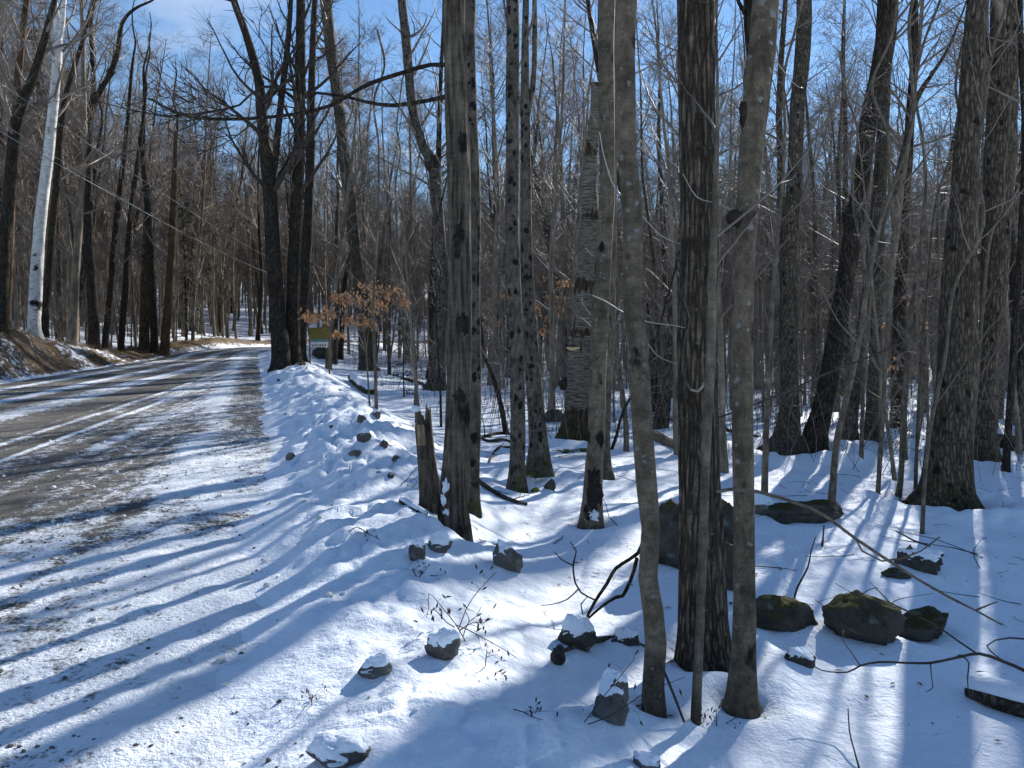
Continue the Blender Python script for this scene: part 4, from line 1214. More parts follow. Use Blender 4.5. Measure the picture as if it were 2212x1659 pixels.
# understorey twigs between the trunks: nobody could count them
def undergrowth():
    rng = np.random.default_rng(5)
    st, n = [], 2600
    while len(st) < n:
        az = R_(rng.uniform(-38, 38)); d = 15 + 48 * rng.uniform() ** 1.1
        x, y = d * math.sin(az), d * math.cos(az)
        s, t = road_coords(np.array(x), np.array(y))
        tl = float(road_left(s))
        if tl - 1.2 < t < 4.5:
            continue
        st.append((x, y))
    st = np.array(st)
    z = ground(st[:, 0], st[:, 1])
    S = np.column_stack([st, z - 0.03])
    d = rng.normal(0, 0.22, (n, 3)); d[:, 2] = 1; d /= np.linalg.norm(d, axis=1, keepdims=True)
    L = rng.uniform(0.5, 2.6, n)
    P = polyline(S, d, L, 5, rng, 0.12, 0.02)
    R = (0.004 + 0.0022 * L)[:, None] * np.linspace(1, 0.35, 6)[None]
    b = spawn(P, R, rng, 4, 0.25, 0.95, 40, 80, lambda f, m, pi: L[pi] * 0.38 * rng.uniform(0.4, 1.2, m), 3, 0.6, 0.16, 0.0, 0.003, 0.5)
    V, F = tubes([(P, R, 3), (b[0], b[1], 3)])
    link('undergrowth', mesh_np('undergrowth', V, F, M['twig']), kind='stuff', label='thin bare shoots growing among the trunks')
undergrowth()

# ------------------------------------------------------------------ conifers
def conifer(name, label, xd, yd, d, H, rb, seed, dens=1.0, bare=0.1, group=None):
    rng = np.random.default_rng(seed)
    p = at(xd, yd, d); z = float(ground(p[0], p[1])); base = np.array([p[0], p[1], z])
    root = thing(name, label, 'conifer', base, group)
    k = 10
    P = polyline(np.array([[0, 0, -0.3]]), np.array([[0, 0, 1.0]]), np.array([H + 0.3]), k, rng, 0.01, 0.0)
    R = (max(0.012, H * 0.011) * (1 - 0.95 * np.linspace(0, 1, k + 1)))[None]
    V, F = tubes([(P, R, 8)])
    link('trunk', mesh_np('trunk', V, F, M['dark']), root)
    nb = int(10 * dens * max(H, 1.5) ** 0.8 + 14)
    f = rng.uniform(bare, 0.99, nb)
    a = rng.uniform(0, 6.28, nb)
    st = np.stack([np.zeros(nb), np.zeros(nb), f * H], 1)
    dv = np.stack([np.cos(a), np.sin(a), rng.uniform(-0.25, 0.15, nb)], 1); dv /= np.linalg.norm(dv, axis=1, keepdims=True)
    L = rb * (1.02 - f) ** 0.8 * rng.uniform(0.6, 1.15, nb)
    B = polyline(st, dv, L, 5, rng, 0.06, -0.02)
    BR = np.full((nb, 6), max(0.004, H * 0.0016)) * np.linspace(1, 0.4, 6)[None]
    V, F = tubes([(B, BR, 3)])
    br = link('branches', mesh_np('branches', V, F, M['twigdark']), root)
    # sprays of needles: many small blades along each branch
    per = int(34 * dens)
    pi = np.repeat(np.arange(nb), per); ff = rng.uniform(0.15, 1.0, nb * per)
    pos = ff * 5; i0 = np.minimum(pos.astype(int), 4); w = (pos - i0)[:, None]
    c = B[pi, i0] * (1 - w) + B[pi, i0 + 1] * w
    tan = B[pi, i0 + 1] - B[pi, i0]; tan /= np.linalg.norm(tan, axis=1, keepdims=True) + 1e-9
    sd = np.cross(tan, [0, 0, 1.0]) * rng.choice([-1, 1], len(c))[:, None]
    ln = (0.05 + 0.030 * H ** 0.75) * rng.uniform(0.6, 1.3, len(c))[:, None]
    e = c + (tan * 0.7 + sd * rng.uniform(0.3, 1.0, (len(c), 1)) + rng.normal(0, 0.25, c.shape)) * ln
    wv = np.cross(e - c, [0, 0, 1.0]); wv /= np.linalg.norm(wv, axis=1, keepdims=True) + 1e-9
    wd = ln * 0.16
    mid = (c + e) / 2
    V = np.stack([c, mid + wv * wd, e, mid - wv * wd], 1).reshape(-1, 3)
    F = np.arange(len(V)).reshape(-1, 4)
    link('needles', mesh_np('needles', V, [F], M['needle'], smooth=False), root, kind='stuff')

conifer('spruce', 'dark green spruce standing behind the trunks at the road bend', 402, 700, 55, 10.5, 2.6, 1, 1.2, 0.12)
conifer('pine', 'tall blue-green pine on the skyline above the road bend', 455, 640, 84, 19, 3.4, 2, 1.2, 0.3)
conifer('pine', 'second tall pine on the skyline, right of the tallest one', 500, 640, 92, 17, 3.0, 3, 1.1, 0.3)
conifer('pine', 'ragged pine showing dark between the trunks at the far left', 90, 690, 46, 18, 2.8, 4, 1.0, 0.3)
conifer('pine', 'ragged pine behind the white birch', 20, 690, 50, 16, 2.6, 6, 1.0, 0.25)
conifer('hemlock', 'young hemlock on the snow behind the orange-leaved beech', 872, 775, 24, 2.6, 1.0, 7, 1.1, 0.03)
conifer('hemlock', 'low dark fir on the snow between the twin-stemmed trunk and the broad trunk', 1945, 935, 17, 1.1, 0.8, 8, 1.2, 0.02)
conifer('hemlock', 'pale green hemlock behind the upright grey trunk', 1700, 900, 22, 4.2, 1.3, 9, 0.9, 0.08)
conifer('pine', 'pine top showing through the twigs behind the crooked broken trunk', 820, 600, 95, 15, 3.2, 12, 1.1, 0.35)
conifer('hemlock', 'dark hemlock among the grey trunks of the left hillside', 245, 690, 62, 9, 2.2, 13, 1.1, 0.1)

# ------------------------------------------------------------------ leaf-holding beeches
def leafy_beech(label, xd, yd, d, H, cl, nleaf, seed):
    rng = np.random.default_rng(seed)
    p = at(xd, yd, d); base = np.array([p[0], p[1], float(ground(p[0], p[1]))])
    root = thing('beech_sapling', label, 'sapling', base)
    k = 8
    P = polyline(np.array([[0, 0, -0.2]]), np.array([[0, 0, 1.0]]), np.array([H]), k, rng, 0.06, 0.02)
    R = (0.022 * (1 - 0.85 * np.linspace(0, 1, k + 1)))[None]
    V, F = tubes([(P, R, 7)])
    link('trunk', mesh_np('trunk', V, F, M['sapling']), root)
    b1, b2, leaves = [], [], []
    for (cx, cy, w) in cl:
        c = at(cx, cy, d + rng.uniform(-0.3, 0.3)) - base
        kk = int(np.clip(round((c[2] - 0.3) / H * k), 1, k - 1))
        s0 = P[0, kk]
        pts = np.stack([s0 * (1 - u) + c * u + np.array([0, 0, 0.12 * math.sin(u * 3.14)]) for u in np.linspace(0, 1, 6)])
        b1.append(pts)
        wr = w * KD * d / FPX * 0.5
        m = nleaf
        q = c + rng.normal(0, 1, (m, 3)) * np.array([wr, wr, wr * 0.55]) * 0.55
        leaves.append(q)
        for e in q[::3]:
            b2.append(np.stack([pts[4] * (1 - u) + e * u for u in np.linspace(0, 1, 4)]))
    B1 = np.array(b1); B2 = np.array(b2)
    V, F = tubes([(B1, np.full(B1.shape[:2], 0.006) * np.linspace(1, 0.5, 6), 4), (B2, np.full(B2.shape[:2], 0.003), 3)])
    br = link('branches', mesh_np('branches', V, F, M['twig']), root)
    C = np.concatenate(leaves); n = len(C)
    ln = rng.uniform(0.07, 0.12, n)[:, None]
    dn = rng.normal(0, 0.45, (n, 3)); dn[:, 2] -= 0.9; dn /= np.linalg.norm(dn, axis=1, keepdims=True)
    wv = np.cross(dn, rng.normal(0, 1, (n, 3))); wv /= np.linalg.norm(wv, axis=1, keepdims=True) + 1e-9
    nm = np.cross(dn, wv)
    E = C + dn * ln; mid = C + dn * ln * 0.45
    V = np.stack([C, mid + wv * ln * 0.26 + nm * ln * 0.10, E, mid - wv * ln * 0.26 + nm * ln * 0.10], 1).reshape(-1, 3)
    i = np.arange(n)[:, None] * 4
    F = np.concatenate([i + np.array([[0, 1, 2]]), i + np.array([[0, 2, 3]])])
    link('leaves', mesh_np('leaves', V, [F], M['leaf'], smooth=False), root, kind='stuff')

leafy_beech('beech sapling hung with dry orange leaves above the snow bank', 800, 830, 15.5, 3.4,
            [(800, 615, 50), (790, 645, 60), (765, 640, 55), (830, 640, 60), (848, 625, 36), (740, 640, 40), (815, 665, 46), (785, 690, 40), (800, 700, 34), (712, 672, 44), (690, 685, 46), (664, 680, 36), (750, 690, 30), (722, 640, 30), (870, 650, 28), (735, 718, 26)], 38, 41)
leafy_beech('beech sapling with thin rusty leaves between the spotted pair and the dead birch', 1190, 800, 24, 4.2,
            [(1180, 600, 40), (1200, 640, 50), (1165, 660, 44), (1190, 690, 50), (1215, 610, 34), (1172, 715, 36), (1210, 665, 30)], 34, 42)
leafy_beech('beech sapling with few brown leaves behind the split trunk', 1060, 800, 26, 3.6, [(1052, 660, 30), (1072, 690, 36), (1085, 640, 26)], 16, 43)
leafy_beech('beech sapling with a few orange leaves left of the broad mottled trunk', 1975, 980, 14, 3.6,
            [(1960, 600, 14), (1962, 640, 14), (1944, 770, 14), (1910, 698, 14), (1930, 790, 14), (1985, 795, 22), (2000, 700, 14), (1970, 655, 12)], 5, 44)

# ------------------------------------------------------------------ stones
def rock(name, label, xd, yd, w, h, mat='rock', seed=1, planes=5, depth=0.8, cap=0.0, sink=0.3, tilt=0.0, cat='rock', amp=0.22):
    """(xd, yd): middle of its visible foot; w, h: visible size"""
    p, d = hit(xd, yd)
    k = KD * d / FPX
    W, Hh = w * k * 0.5, h * k
    V, F = blob(56, 36, seed, amp, 1.7, planes)
    V = V - V.mean(0)
    ext = V.max(0) - V.min(0)
    V = V / ext * 2
    zt = Hh * (1 + sink)
    V = V * np.array([W, W * depth, zt * 0.5])
    c, s_ = math.cos(tilt), math.sin(tilt)
    V = np.stack([V[:, 0] * c - V[:, 2] * s_, V[:, 1], V[:, 0] * s_ + V[:, 2] * c], 1)
    base = p + np.array([0, W * depth * 0.75, 0])
    gz = float(ground(base[0], base[1]))
    base[2] = p[2]
    V[:, 2] += zt * 0.5 - Hh * sink
    BEDS.append((base[0], base[1], W, Hh))
    root = thing(name, label, cat, base)
    me = mesh_np('stone', V, F, M['rocksnow' if cap and mat == 'rock' else mat])
    link('stone', me, root)
    if cap:
        nr = np.zeros(len(V) * 3, np.float32)
        me.vertices.foreach_get('normal', nr)
        nr = nr.reshape(-1, 3)
        Vc_ = V - [0, 0, (V[:, 2].max() + V[:, 2].min()) / 2]
        Vc_ = Vc_ / (np.abs(Vc_).max(0) + 1e-6)
        nz = 0.8 * Vc_[:, 2] / (np.linalg.norm(Vc_, axis=1) + 1e-6) + 0.2 * nr[:, 2] + 0.16 * vn(V[:, 0] * 9 / max(W, 0.05) * 0.3, V[:, 1] * 9 / max(W, 0.05) * 0.3, seed)
        th = sstep(0.22, 0.80, nz)
        V2 = V + np.stack([Vc_[:, 0] * 0.3, Vc_[:, 1] * 0.3, np.ones(len(V))], 1) * (cap * W * th * (1.0 + 0.25 * vn(V[:, 0] / W * 2.5, V[:, 1] / W * 2.5, seed + 2)))[:, None] - nr * (0.06 * W * (1 - th))[:, None]
        link('snow_cap', mesh_np('snow_cap', V2, F, M['snow']), root)
    return root

ROCKS = [
    ('boulder', 'round mossy boulder with snow patches, right of the lichen-dotted trunk', 1705, 1372, 150, 70, dict(mat='rockmoss', seed=3, planes=3, cap=0.0, amp=0.15)),
    ('boulder', 'large angular brown boulder with a flat broken top, centre of the three in a row', 1882, 1400, 180, 100, dict(mat='rockmoss', seed=8, planes=9, amp=0.15)),
    ('boulder', 'low smooth dark boulder sloping right, touching the angular one', 2015, 1388, 150, 62, dict(mat='rockdark', seed=12, planes=3, tilt=0.25)),
    ('boulder', 'dark boulder with a raised left horn and snow on its shoulder', 2002, 1245, 108, 55, dict(mat='rockdark', seed=15, planes=4, cap=0.10, tilt=0.2)),
    ('boulder', 'thin upright stone horn standing on the left of the dark shouldered boulder', 1968, 1236, 32, 58, dict(mat='rock', seed=16, planes=5)),
    ('stone', 'small flat dark stone below the upright horn', 1945, 1252, 64, 20, dict(mat='rockdark', seed=17)),
    ('stone', 'small dark stone lying alone on the snow in front of the mossy boulder', 1738, 1450, 68, 40, dict(mat='rockdark', seed=18, cap=0.06)),
    ('boulder', 'tall dark boulder wedged behind the thick furrowed trunk', 1458, 1240, 120, 150, dict(mat='rockmoss', seed=8, planes=9, depth=0.8, amp=0.15)),
    ('boulder', 'dark boulder behind the thick furrowed trunk on its right side', 1578, 1290, 84, 110, dict(mat='rockmoss', seed=8, planes=9, depth=0.8, amp=0.15)),
    ('boulder', 'upper brown boulder showing between the furrowed and the lichen-dotted trunk', 1578, 1180, 90, 95, dict(mat='rockmoss', seed=3, planes=5, depth=0.8, amp=0.15)),
    ('boulder', 'grey snow-dusted boulder right of the lichen-dotted trunk', 1650, 1125, 70, 58, dict(mat='rock', seed=24, planes=5, cap=0.08)),
    ('boulder', 'long low mossy boulder with a sharp tail across the slope', 1750, 1135, 200, 50, dict(mat='rockdark', seed=25, planes=5, depth=0.45)),
    ('stone', 'grey pointed triangular stone on the bank slope', 1096, 1242, 66, 76, dict(mat='rock', seed=31, planes=8, tilt=0.35, cap=0.04)),
    ('stone', 'grey upright stone with snow top on the bank, left of the pointed one', 902, 1215, 38, 50, dict(mat='rock', seed=32, planes=6, cap=0.12)),
    ('stone', 'snow-covered lump of stone close to the upright bank stone', 948, 1200, 58, 42, dict(mat='rock', seed=33, cap=0.30, planes=3)),
    ('stone', 'rounded dark stone with a snow hood beneath the dry weed', 955, 1432, 76, 66, dict(mat='rock', seed=34, cap=0.20, planes=4, tilt=-0.3)),
    ('stone', 'dark stone peeping from the snow, lowest left on the bank', 806, 1472, 78, 44, dict(mat='rock', seed=35, cap=0.16, planes=4, tilt=0.2)),
    ('stone', 'mossy loaf-shaped stone with snow on top beneath the forked dead branch', 1245, 1408, 88, 66, dict(mat='rockdark', seed=36, cap=0.22, planes=4, tilt=0.35)),
    ('stone', 'small dark stone at the left foot of the loaf-shaped stone', 1206, 1440, 34, 46, dict(mat='rockdark', seed=37, planes=5)),
    ('stone', 'square dark stone with snow on its flat top behind the crooked beech', 1358, 1418, 66, 56, dict(mat='rockdark', seed=38, planes=6, cap=0.12)),
    ('stone', 'big snow-plastered stone at the foot of the crooked beech', 1322, 1575, 84, 112, dict(mat='rock', seed=39, planes=4, cap=0.22)),
    ('stone', 'snow-topped dark stone at the very bottom of the bank', 720, 1672, 150, 52, dict(mat='rock', seed=40, cap=0.24, planes=3)),
    ('stone', 'small snow-capped stone at the bottom below the crooked beech', 1400, 1672, 64, 34, dict(mat='rock', seed=42, cap=0.2)),
    ('stone', 'round mossy stone beside the rotten foot of the dead birch', 1197, 914, 44, 30, dict(mat='rockdark', seed=43, amp=0.1, planes=2)),
    ('stone', 'small green-sided stone near the fern', 1188, 1062, 28, 26, dict(mat='rockmoss', seed=44)),
    ('moss_clump', 'bright green moss clump on the snow between the spotted pair and the fern', 1157, 1068, 22, 15, dict(mat='mossball', seed=45, planes=0)),
    ('stone', 'brown wedge-shaped boulder beneath the yellow board', 690, 778, 44, 30, dict(mat='rockmoss', seed=46, planes=5)),
    ('stone', 'dark stone on the crest of the roadside snow bank, nearest the road', 627, 998, 26, 20, dict(mat='rock', seed=51)),
    ('stone', 'dark stone on the bank slope nearest the broken stump', 854, 998, 22, 14, dict(mat='rock', seed=52)),
    ('stone', 'dark flat stone above the nearest-road bank stone', 766, 988, 30, 16, dict(mat='rock', seed=53)),
    ('stone', 'pair-sized dark stone low on the bank left of the stump', 828, 968, 20, 18, dict(mat='rock', seed=54)),
    ('stone', 'snowy dark stone high on the bank below the log', 785, 955, 34, 28, dict(mat='rock', seed=55, cap=0.15)),
    ('stone', 'grey stone half buried below the snow-capped log', 810, 902, 24, 16, dict(mat='rock', seed=56, cap=0.1)),
    ('stone', 'brownish stone at the foot of the snow-capped log', 781, 915, 22, 20, dict(mat='rock', seed=57)),
]
for name, lab, xd, yd, w, h, kw in ROCKS:
    rock(name, lab, xd, yd, w, h, cat='moss' if name == 'moss_clump' else 'rock', **kw)

# bank stones too alike to tell apart
brng = np.random.default_rng(8)
n_done = 0
V0, F0 = blob(14, 10, 91, 0.25, 1.8, 6)
stone_me = mesh_np('bank_stone', V0, F0, M['rocksnow'])
while n_done < 26:
    s = brng.uniform(7, 30); t = brng.normal(1.15, 0.55)
    if t < 0.15:
        continue
    x, y = RD * s + RN * (t + 0.1)
    z = float(ground(x, y))
    f = brng.uniform(0.02, 0.055)
    o = link('bank_stone', stone_me, None, (x, y, z + f * 0.02), label='small dark stone thrown up along the crest of the ploughed snow bank', category='stone', group='stones along the snow bank')
    o.scale = (f, f * brng.uniform(0.6, 1), f * brng.uniform(0.5, 0.8)); o.rotation_euler = tuple(brng.uniform(0, 6.28, 3))
    n_done += 1

# ------------------------------------------------------------------ logs and fallen branches
def ground_branch(name, label, pts, mat, cat='branch', lift=0.3, twigs=0, seed=1, segs=10, snow=False, ridge=0.04):
    """a branch or log lying along the ground through the given sight lines"""
    rng = np.random.default_rng(seed)
    Pw, Rw = [], []
    for (x, y, w) in pts:
        p, d = hit(x, y)
        r = 0.5 * w * KD * d / FPX
        Pw.append(p + [0, 0, r * lift]); Rw.append(r)
    P = np.array(Pw); R = np.array(Rw)
    base = P[0].copy()
    Q, S = resample(P - base, R, max(0.03, R.mean() * 0.8))
    root = thing(name, label, cat, base)
    V, F = trunk_geo(Q, S, segs, seed, ridge, 5, 0.06, close=True)
    stem = link('stem', mesh_np('stem', V, F, M[mat]), root)
    if snow:
        V2, F2 = trunk_geo(Q + [0, 0, R.mean() * 0.35], S * 0.9, segs, seed + 3, 0.05, 4, 0.1, close=True)
        link('snow_cap', mesh_np('snow_cap', V2, F2, M['snow']), root)
    if twigs:
        b = crown_batches(Q, np.maximum(S, 0.006), rng, 0.1, twigs, 0.5, 3, 0, 0.003, 0.02, 0.2)
        V, F = tubes(b)
        link('twigs', mesh_np('twigs', V, F, M['twigdark']), root)
    return root

ground_branch('fallen_log', 'short snow-topped log lying across the bank crest below the leafy beech', [(762, 822, 22), (780, 838, 24), (802, 852, 24)], 'rotten', 'log', 0.6, snow=True, segs=16)
ground_branch('fallen_log', 'thick dark snow-crusted log at the right edge of the foreground', [(2092, 1500, 40), (2140, 1520, 62), (2200, 1540, 74), (2270, 1556, 80)], 'grey', 'log', 0.55, snow=True, segs=20, ridge=0.12)
ground_branch('fallen_log', 'dark bark slab lying on the snow before the broad mottled trunk', [(2040, 1102, 8), (2080, 1110, 20), (2130, 1112, 16), (2165, 1116, 6)], 'dark', 'log', 0.3, twigs=6)
ground_branch('fallen_log', 'long dark log lying behind the mossy-footed trunk', [(2135, 962, 34), (2180, 968, 34), (2240, 975, 34)], 'dark', 'log', 0.6, segs=14)
ground_branch('fallen_log', 'pale log end lying in the snow between the beech and the thick furrowed trunk', [(1415, 948, 22), (1440, 962, 24), (1465, 972, 20)], 'rawwood', 'log', 0.6, segs=14)
ground_branch('fallen_branch', 'black forked branch on the snow between the split trunk and the spotted pair', [(1035, 948, 7), (1060, 942, 10), (1085, 938, 9), (1105, 940, 8)], 'dark', twigs=4, seed=3)
ground_branch('fallen_branch', 'second black branch just below the forked black one', [(1038, 946, 5), (1055, 955, 9), (1080, 952, 9), (1105, 957, 8)], 'dark', twigs=2, seed=4)
ground_branch('fallen_branch', 'straight grey branch lying on the snow right of the mossy-footed slim trunk', [(1030, 1040, 10), (1060, 1062, 10), (1090, 1078, 9), (1118, 1088, 8), (1138, 1092, 7)], 'grey', twigs=2, seed=5, lift=1.0)
ground_branch('fallen_branch', 'old brown branch on the snow below the curved saplings', [(1860, 1080, 6), (1900, 1088, 8), (1950, 1085, 8), (1995, 1078, 14)], 'brown', twigs=3, seed=6)
ground_branch('fallen_branch', 'dark twiggy branch lying between the upright grey trunk and the lichen-dotted trunk', [(1560, 925, 8), (1600, 940, 8), (1640, 945, 6), (1680, 960, 5)], 'dark', twigs=8, seed=7)
ground_branch('fallen_branch', 'twiggy dark branch heap left of the crooked broken trunk', [(850, 812, 6), (880, 822, 8), (910, 830, 8), (935, 845, 6)], 'dark', twigs=16, seed=8)
ground_branch('fallen_branch', 'brown stick lying on the snow behind the fallen black branches', [(1055, 1000, 4), (1075, 970, 6), (1100, 968, 8)], 'brown', twigs=1, seed=9)
ground_branch('fallen_branch', 'bark scrap and sticks on the snow right of the crooked beech', [(1410, 905, 8), (1440, 908, 10), (1470, 912, 8)], 'brown', twigs=4, seed=10)
ground_branch('fallen_branch', 'curved grey branch arching over the loaf-shaped stone to the beech foot', [(1205, 1420, 8), (1240, 1408, 10), (1290, 1396, 12), (1330, 1392, 12), (1375, 1404, 12), (1405, 1418, 10)], 'grey', seed=11, lift=2.2)
ground_branch('dark_root', 'snowy dark root at the foot of the broken stump', [(868, 1085, 14), (895, 1105, 20), (920, 1120, 18)], 'dark', 'root', 0.6, snow=True, segs=14)

def air_branch(name, label, paths, mat='twigdark', cat='branch', base_px=None, mats=None):
    """a twig that stands free of the snow: paths of (xd, yd, width) at given depth"""
    p0 = None
    parts = []
    if name == 'reaching_branch':
        paths = [(d, dd, [(x, y, w * 0.72) for x, y, w in pts]) for d, dd, pts in paths]
    for (d, dd, pts) in paths:
        P, R = px_path(pts, d, dd)
        parts.append((P, R))
    base = parts[0][0][0].copy()
    root = thing(name, label, cat, base)
    for i, (P, R) in enumerate(parts):
        Q, S = resample(P - base, R, 0.04)
        V, F = trunk_geo(Q, S, 8, 5 + i, 0.04, 3, 0.08, close=True)
        link('stem' if i == 0 else 'twig', mesh_np('stem', V, F, M[mat]), root)
    return root

# forked dead branch rising behind the loaf-shaped stone
p_, dfb = hit(1258, 1350)
air_branch('dead_branch', 'forked black dead branch rising from the snow to the crooked beech', [
    (dfb, 0.15, [(1262, 1345, 6), (1285, 1300, 7), (1310, 1262, 8), (1330, 1228, 8), (1360, 1208, 8), (1378, 1195, 9), (1390, 1165, 7)]),
    (dfb, 0.15, [(1268, 1338, 5), (1300, 1310, 6), (1330, 1290, 8), (1345, 1287, 8), (1365, 1245, 8), (1376, 1205, 9)]),
    (dfb, 0.1, [(1287, 1297, 4), (1255, 1280, 4), (1243, 1260, 4), (1238, 1220, 4), (1245, 1190, 3), (1232, 1170, 2)]),
    (dfb, 0.1, [(1240, 1222, 3), (1215, 1210, 3), (1198, 1192, 2)]),
    (dfb, 0.1, [(1250, 1272, 3), (1225, 1295, 3), (1195, 1305, 2), (1170, 1308, 1.5)]),
    (dfb, -0.1, [(1258, 1340, 5), (1225, 1375, 5), (1190, 1388, 5), (1160, 1390, 4), (1152, 1378, 3)]),
    (dfb, 0.0, [(1258, 1325, 3), (1255, 1305, 3), (1268, 1290, 2)])], 'dark')
# twigs reaching in over the boulders from the right
db = 3.9
air_branch('reaching_branch', 'long bare branch reaching in from the right over the three boulders', [
    (db, 0.4, [(2260, 1475, 13), (2212, 1448, 11), (2165, 1428, 10), (2115, 1412, 9), (2060, 1422, 8), (2010, 1432, 8), (1960, 1432, 7), (1900, 1430, 7), (1858, 1438, 6), (1830, 1452, 5), (1775, 1448, 4), (1740, 1428, 3)]),
    (db, 0.3, [(2110, 1412, 6), (2070, 1385, 5), (2020, 1350, 5), (1960, 1320, 5), (1920, 1300, 4), (1890, 1270, 3), (1860, 1285, 3)]),
    (db, 0.3, [(1935, 1312, 4), (1900, 1300, 3), (1860, 1290, 3), (1830, 1275, 2), (1805, 1260, 2)]),
    (db, 0.3, [(1925, 1305, 3), (1940, 1295, 3), (1980, 1287, 2), (2018, 1282, 1.5)]),
    (db, 0.2, [(2212, 1380, 6), (2180, 1378, 5), (2150, 1383, 4), (2132, 1395, 4), (2150, 1415, 4), (2172, 1430, 4)]),
    (db, 0.2, [(2080, 1418, 5), (2093, 1432, 4), (2090, 1465, 4), (2095, 1500, 3), (2120, 1522, 2)]),
    (db, 0.2, [(2010, 1432, 4), (2012, 1460, 3), (2015, 1485, 3), (2000, 1495, 2)]),
    (db, 0.3, [(1858, 1438, 4), (1840, 1410, 3), (1822, 1385, 3), (1822, 1360, 2)]),
    (db, 0.3, [(1880, 1372, 3), (1850, 1368, 3), (1820, 1350, 3), (1800, 1330, 2), (1780, 1310, 2), (1760, 1295, 1.5)])], 'twigdark')
sn = air_branch('snapped_twig', 'bent bare shoot with a sunlit broken tip before the thick furrowed trunk', [
    (4.6, 0.0, [(1475, 640, 3), (1490, 690, 3), (1480, 730, 3.5), (1474, 780, 4), (1480, 820, 4.5), (1492, 842, 5)])], 'sapling')
_P, _R = px_path([(1491, 841, 5), (1508, 845, 6), (1515, 838, 6), (1520, 830, 6), (1523, 824, 4)], 4.6)
_Q, _S = resample(_P - np.array(sn.location), _R, 0.02)
link('broken_tip', mesh_np('broken_tip', *trunk_geo(_Q, _S, 8, 4, 0.03, 3, 0.08, close=True), M['twiglit']), sn)  # sunlight on the tip painted with the paler twig colour
for lab, d, pts in [
    ('sunlit twig sweeping down from the dead birch to the thick furrowed trunk', 5.6, [(1295, 285, 3), (1305, 340, 4), (1325, 400, 5), (1350, 430, 5), (1390, 470, 4), (1430, 510, 4), (1470, 527, 2)]),
    ('sunlit twig slanting down behind the crooked beech in mid air', 5.2, [(1375, 220, 4), (1400, 270, 4), (1430, 330, 4), (1465, 362, 3)]),
    ('bright twig arching across the beech at chest height', 4.6, [(1280, 638, 3), (1310, 652, 4), (1350, 676, 4), (1400, 695, 4), (1450, 702, 4), (1480, 708, 3)]),
    ('thin lit twig dipping between the beech and the thick furrowed trunk', 5.0, [(1400, 742, 3), (1420, 768, 4), (1450, 782, 4), (1490, 792, 3)]),
    ('thin twig crossing the beech below its lichen patches', 4.4, [(1368, 880, 3), (1390, 890, 4), (1430, 898, 4), (1480, 905, 3), (1525, 915, 3)]),
    ('straight lit twig crossing the top of the lichen-dotted trunk', 6.5, [(1660, 108, 4), (1690, 150, 4), (1720, 185, 3), (1735, 190, 2)]),
    ('forked lit twig in front of the thick furrowed trunk', 4.3, [(1475, 375, 3), (1505, 425, 4), (1550, 440, 4), (1600, 462, 4), (1640, 482, 2)]),
    ('long bare twig running from the thick furrowed trunk across to the broad trunk', 6.0, [(1545, 905, 4), (1600, 885, 6), (1690, 850, 6), (1790, 805, 5), (1880, 770, 5), (1960, 735, 4), (2030, 700, 3)]),
    ('dark stick leaning on the snow beside the crooked beech foot', 3.9, [(1478, 1560, 6), (1455, 1500, 7), (1425, 1430, 7), (1400, 1400, 6), (1380, 1390, 5)]),
    ('thin upright twig alone on the foreground snow at the right', 3.3, [(1856, 1660, 5), (1845, 1620, 4), (1835, 1580, 4), (1832, 1530, 3)])]:
    lit_ = 'lit' in lab or 'bright' in lab  # twigs catching the sun get the paler painted colour
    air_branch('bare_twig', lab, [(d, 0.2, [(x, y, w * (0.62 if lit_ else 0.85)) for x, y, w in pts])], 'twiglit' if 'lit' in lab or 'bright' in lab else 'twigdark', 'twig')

# the tall right-hand twigs rising from the snow
for i, (lab, xb, yb, pts) in enumerate([
    ('wiry dark shoot curving up from the snow right of the lichen-dotted trunk', 1716, 1292, [(1716, 1292, 5), (1722, 1270, 5), (1745, 1225, 4), (1752, 1190, 3), (1762, 1160, 2)]),
    ('thin dark shoot with a snow hollow near the long low boulder', 1776, 1180, [(1776, 1180, 6), (1778, 1160, 4), (1780, 1135, 3)]),
    ('thin shoot bending over the snow beside the broad trunk', 1966, 1200, [(2010, 1180, 3), (1975, 1168, 4), (1945, 1152, 3), (1935, 1148, 2)])]):
    p, d = hit(xb, yb)
    air_branch('bare_shoot', lab, [(d, 0.05, pts)], 'twigdark', 'shoot')

# ------------------------------------------------------------------ dry weeds
def weed(label, xb, yb, stems, seed, size=1.0, name='dry_weed'):
    rng = np.random.default_rng(seed)
    p, d = hit(xb, yb)
    root = thing(name, label, 'weed', p)
    for pts in stems:
        P, R = px_path([(x, y, 2.6) for x, y in pts], d, rng.uniform(-0.1, 0.1))
        Q, S = resample(P - p, R, 0.03)
        S = S * np.linspace(1, 0.5, len(S))
        k = len(Q)
        bat = [(Q[None], S[None], 5)]
        b = spawn(Q[None], S[None], rng, max(6, k // 2), 0.3, 1.0, 30, 80, lambda f, m, pi: 0.06 * size * rng.uniform(0.4, 1.6, m), 3, 0.6, 0.25, -0.06, 0.0012)
        bat.append((b[0], b[1], 3))
        # seed heads and curled leaves
        e = b[0][:, -1]
        dn = rng.normal(0, 0.4, e.shape) + [0, 0, -0.6]; dn /= np.linalg.norm(dn, axis=1, keepdims=True)
        lf = np.stack([e, e + dn * 0.012 * size, e + dn * 0.028 * size], 1)
        bat.append((lf, np.tile(np.array([[0.001, 0.0045, 0.0008]]) * size, (len(lf), 1)), 4))
        V, F = tubes(bat)
        link('stem', mesh_np('stem', V, F, M['twigdark']), root)
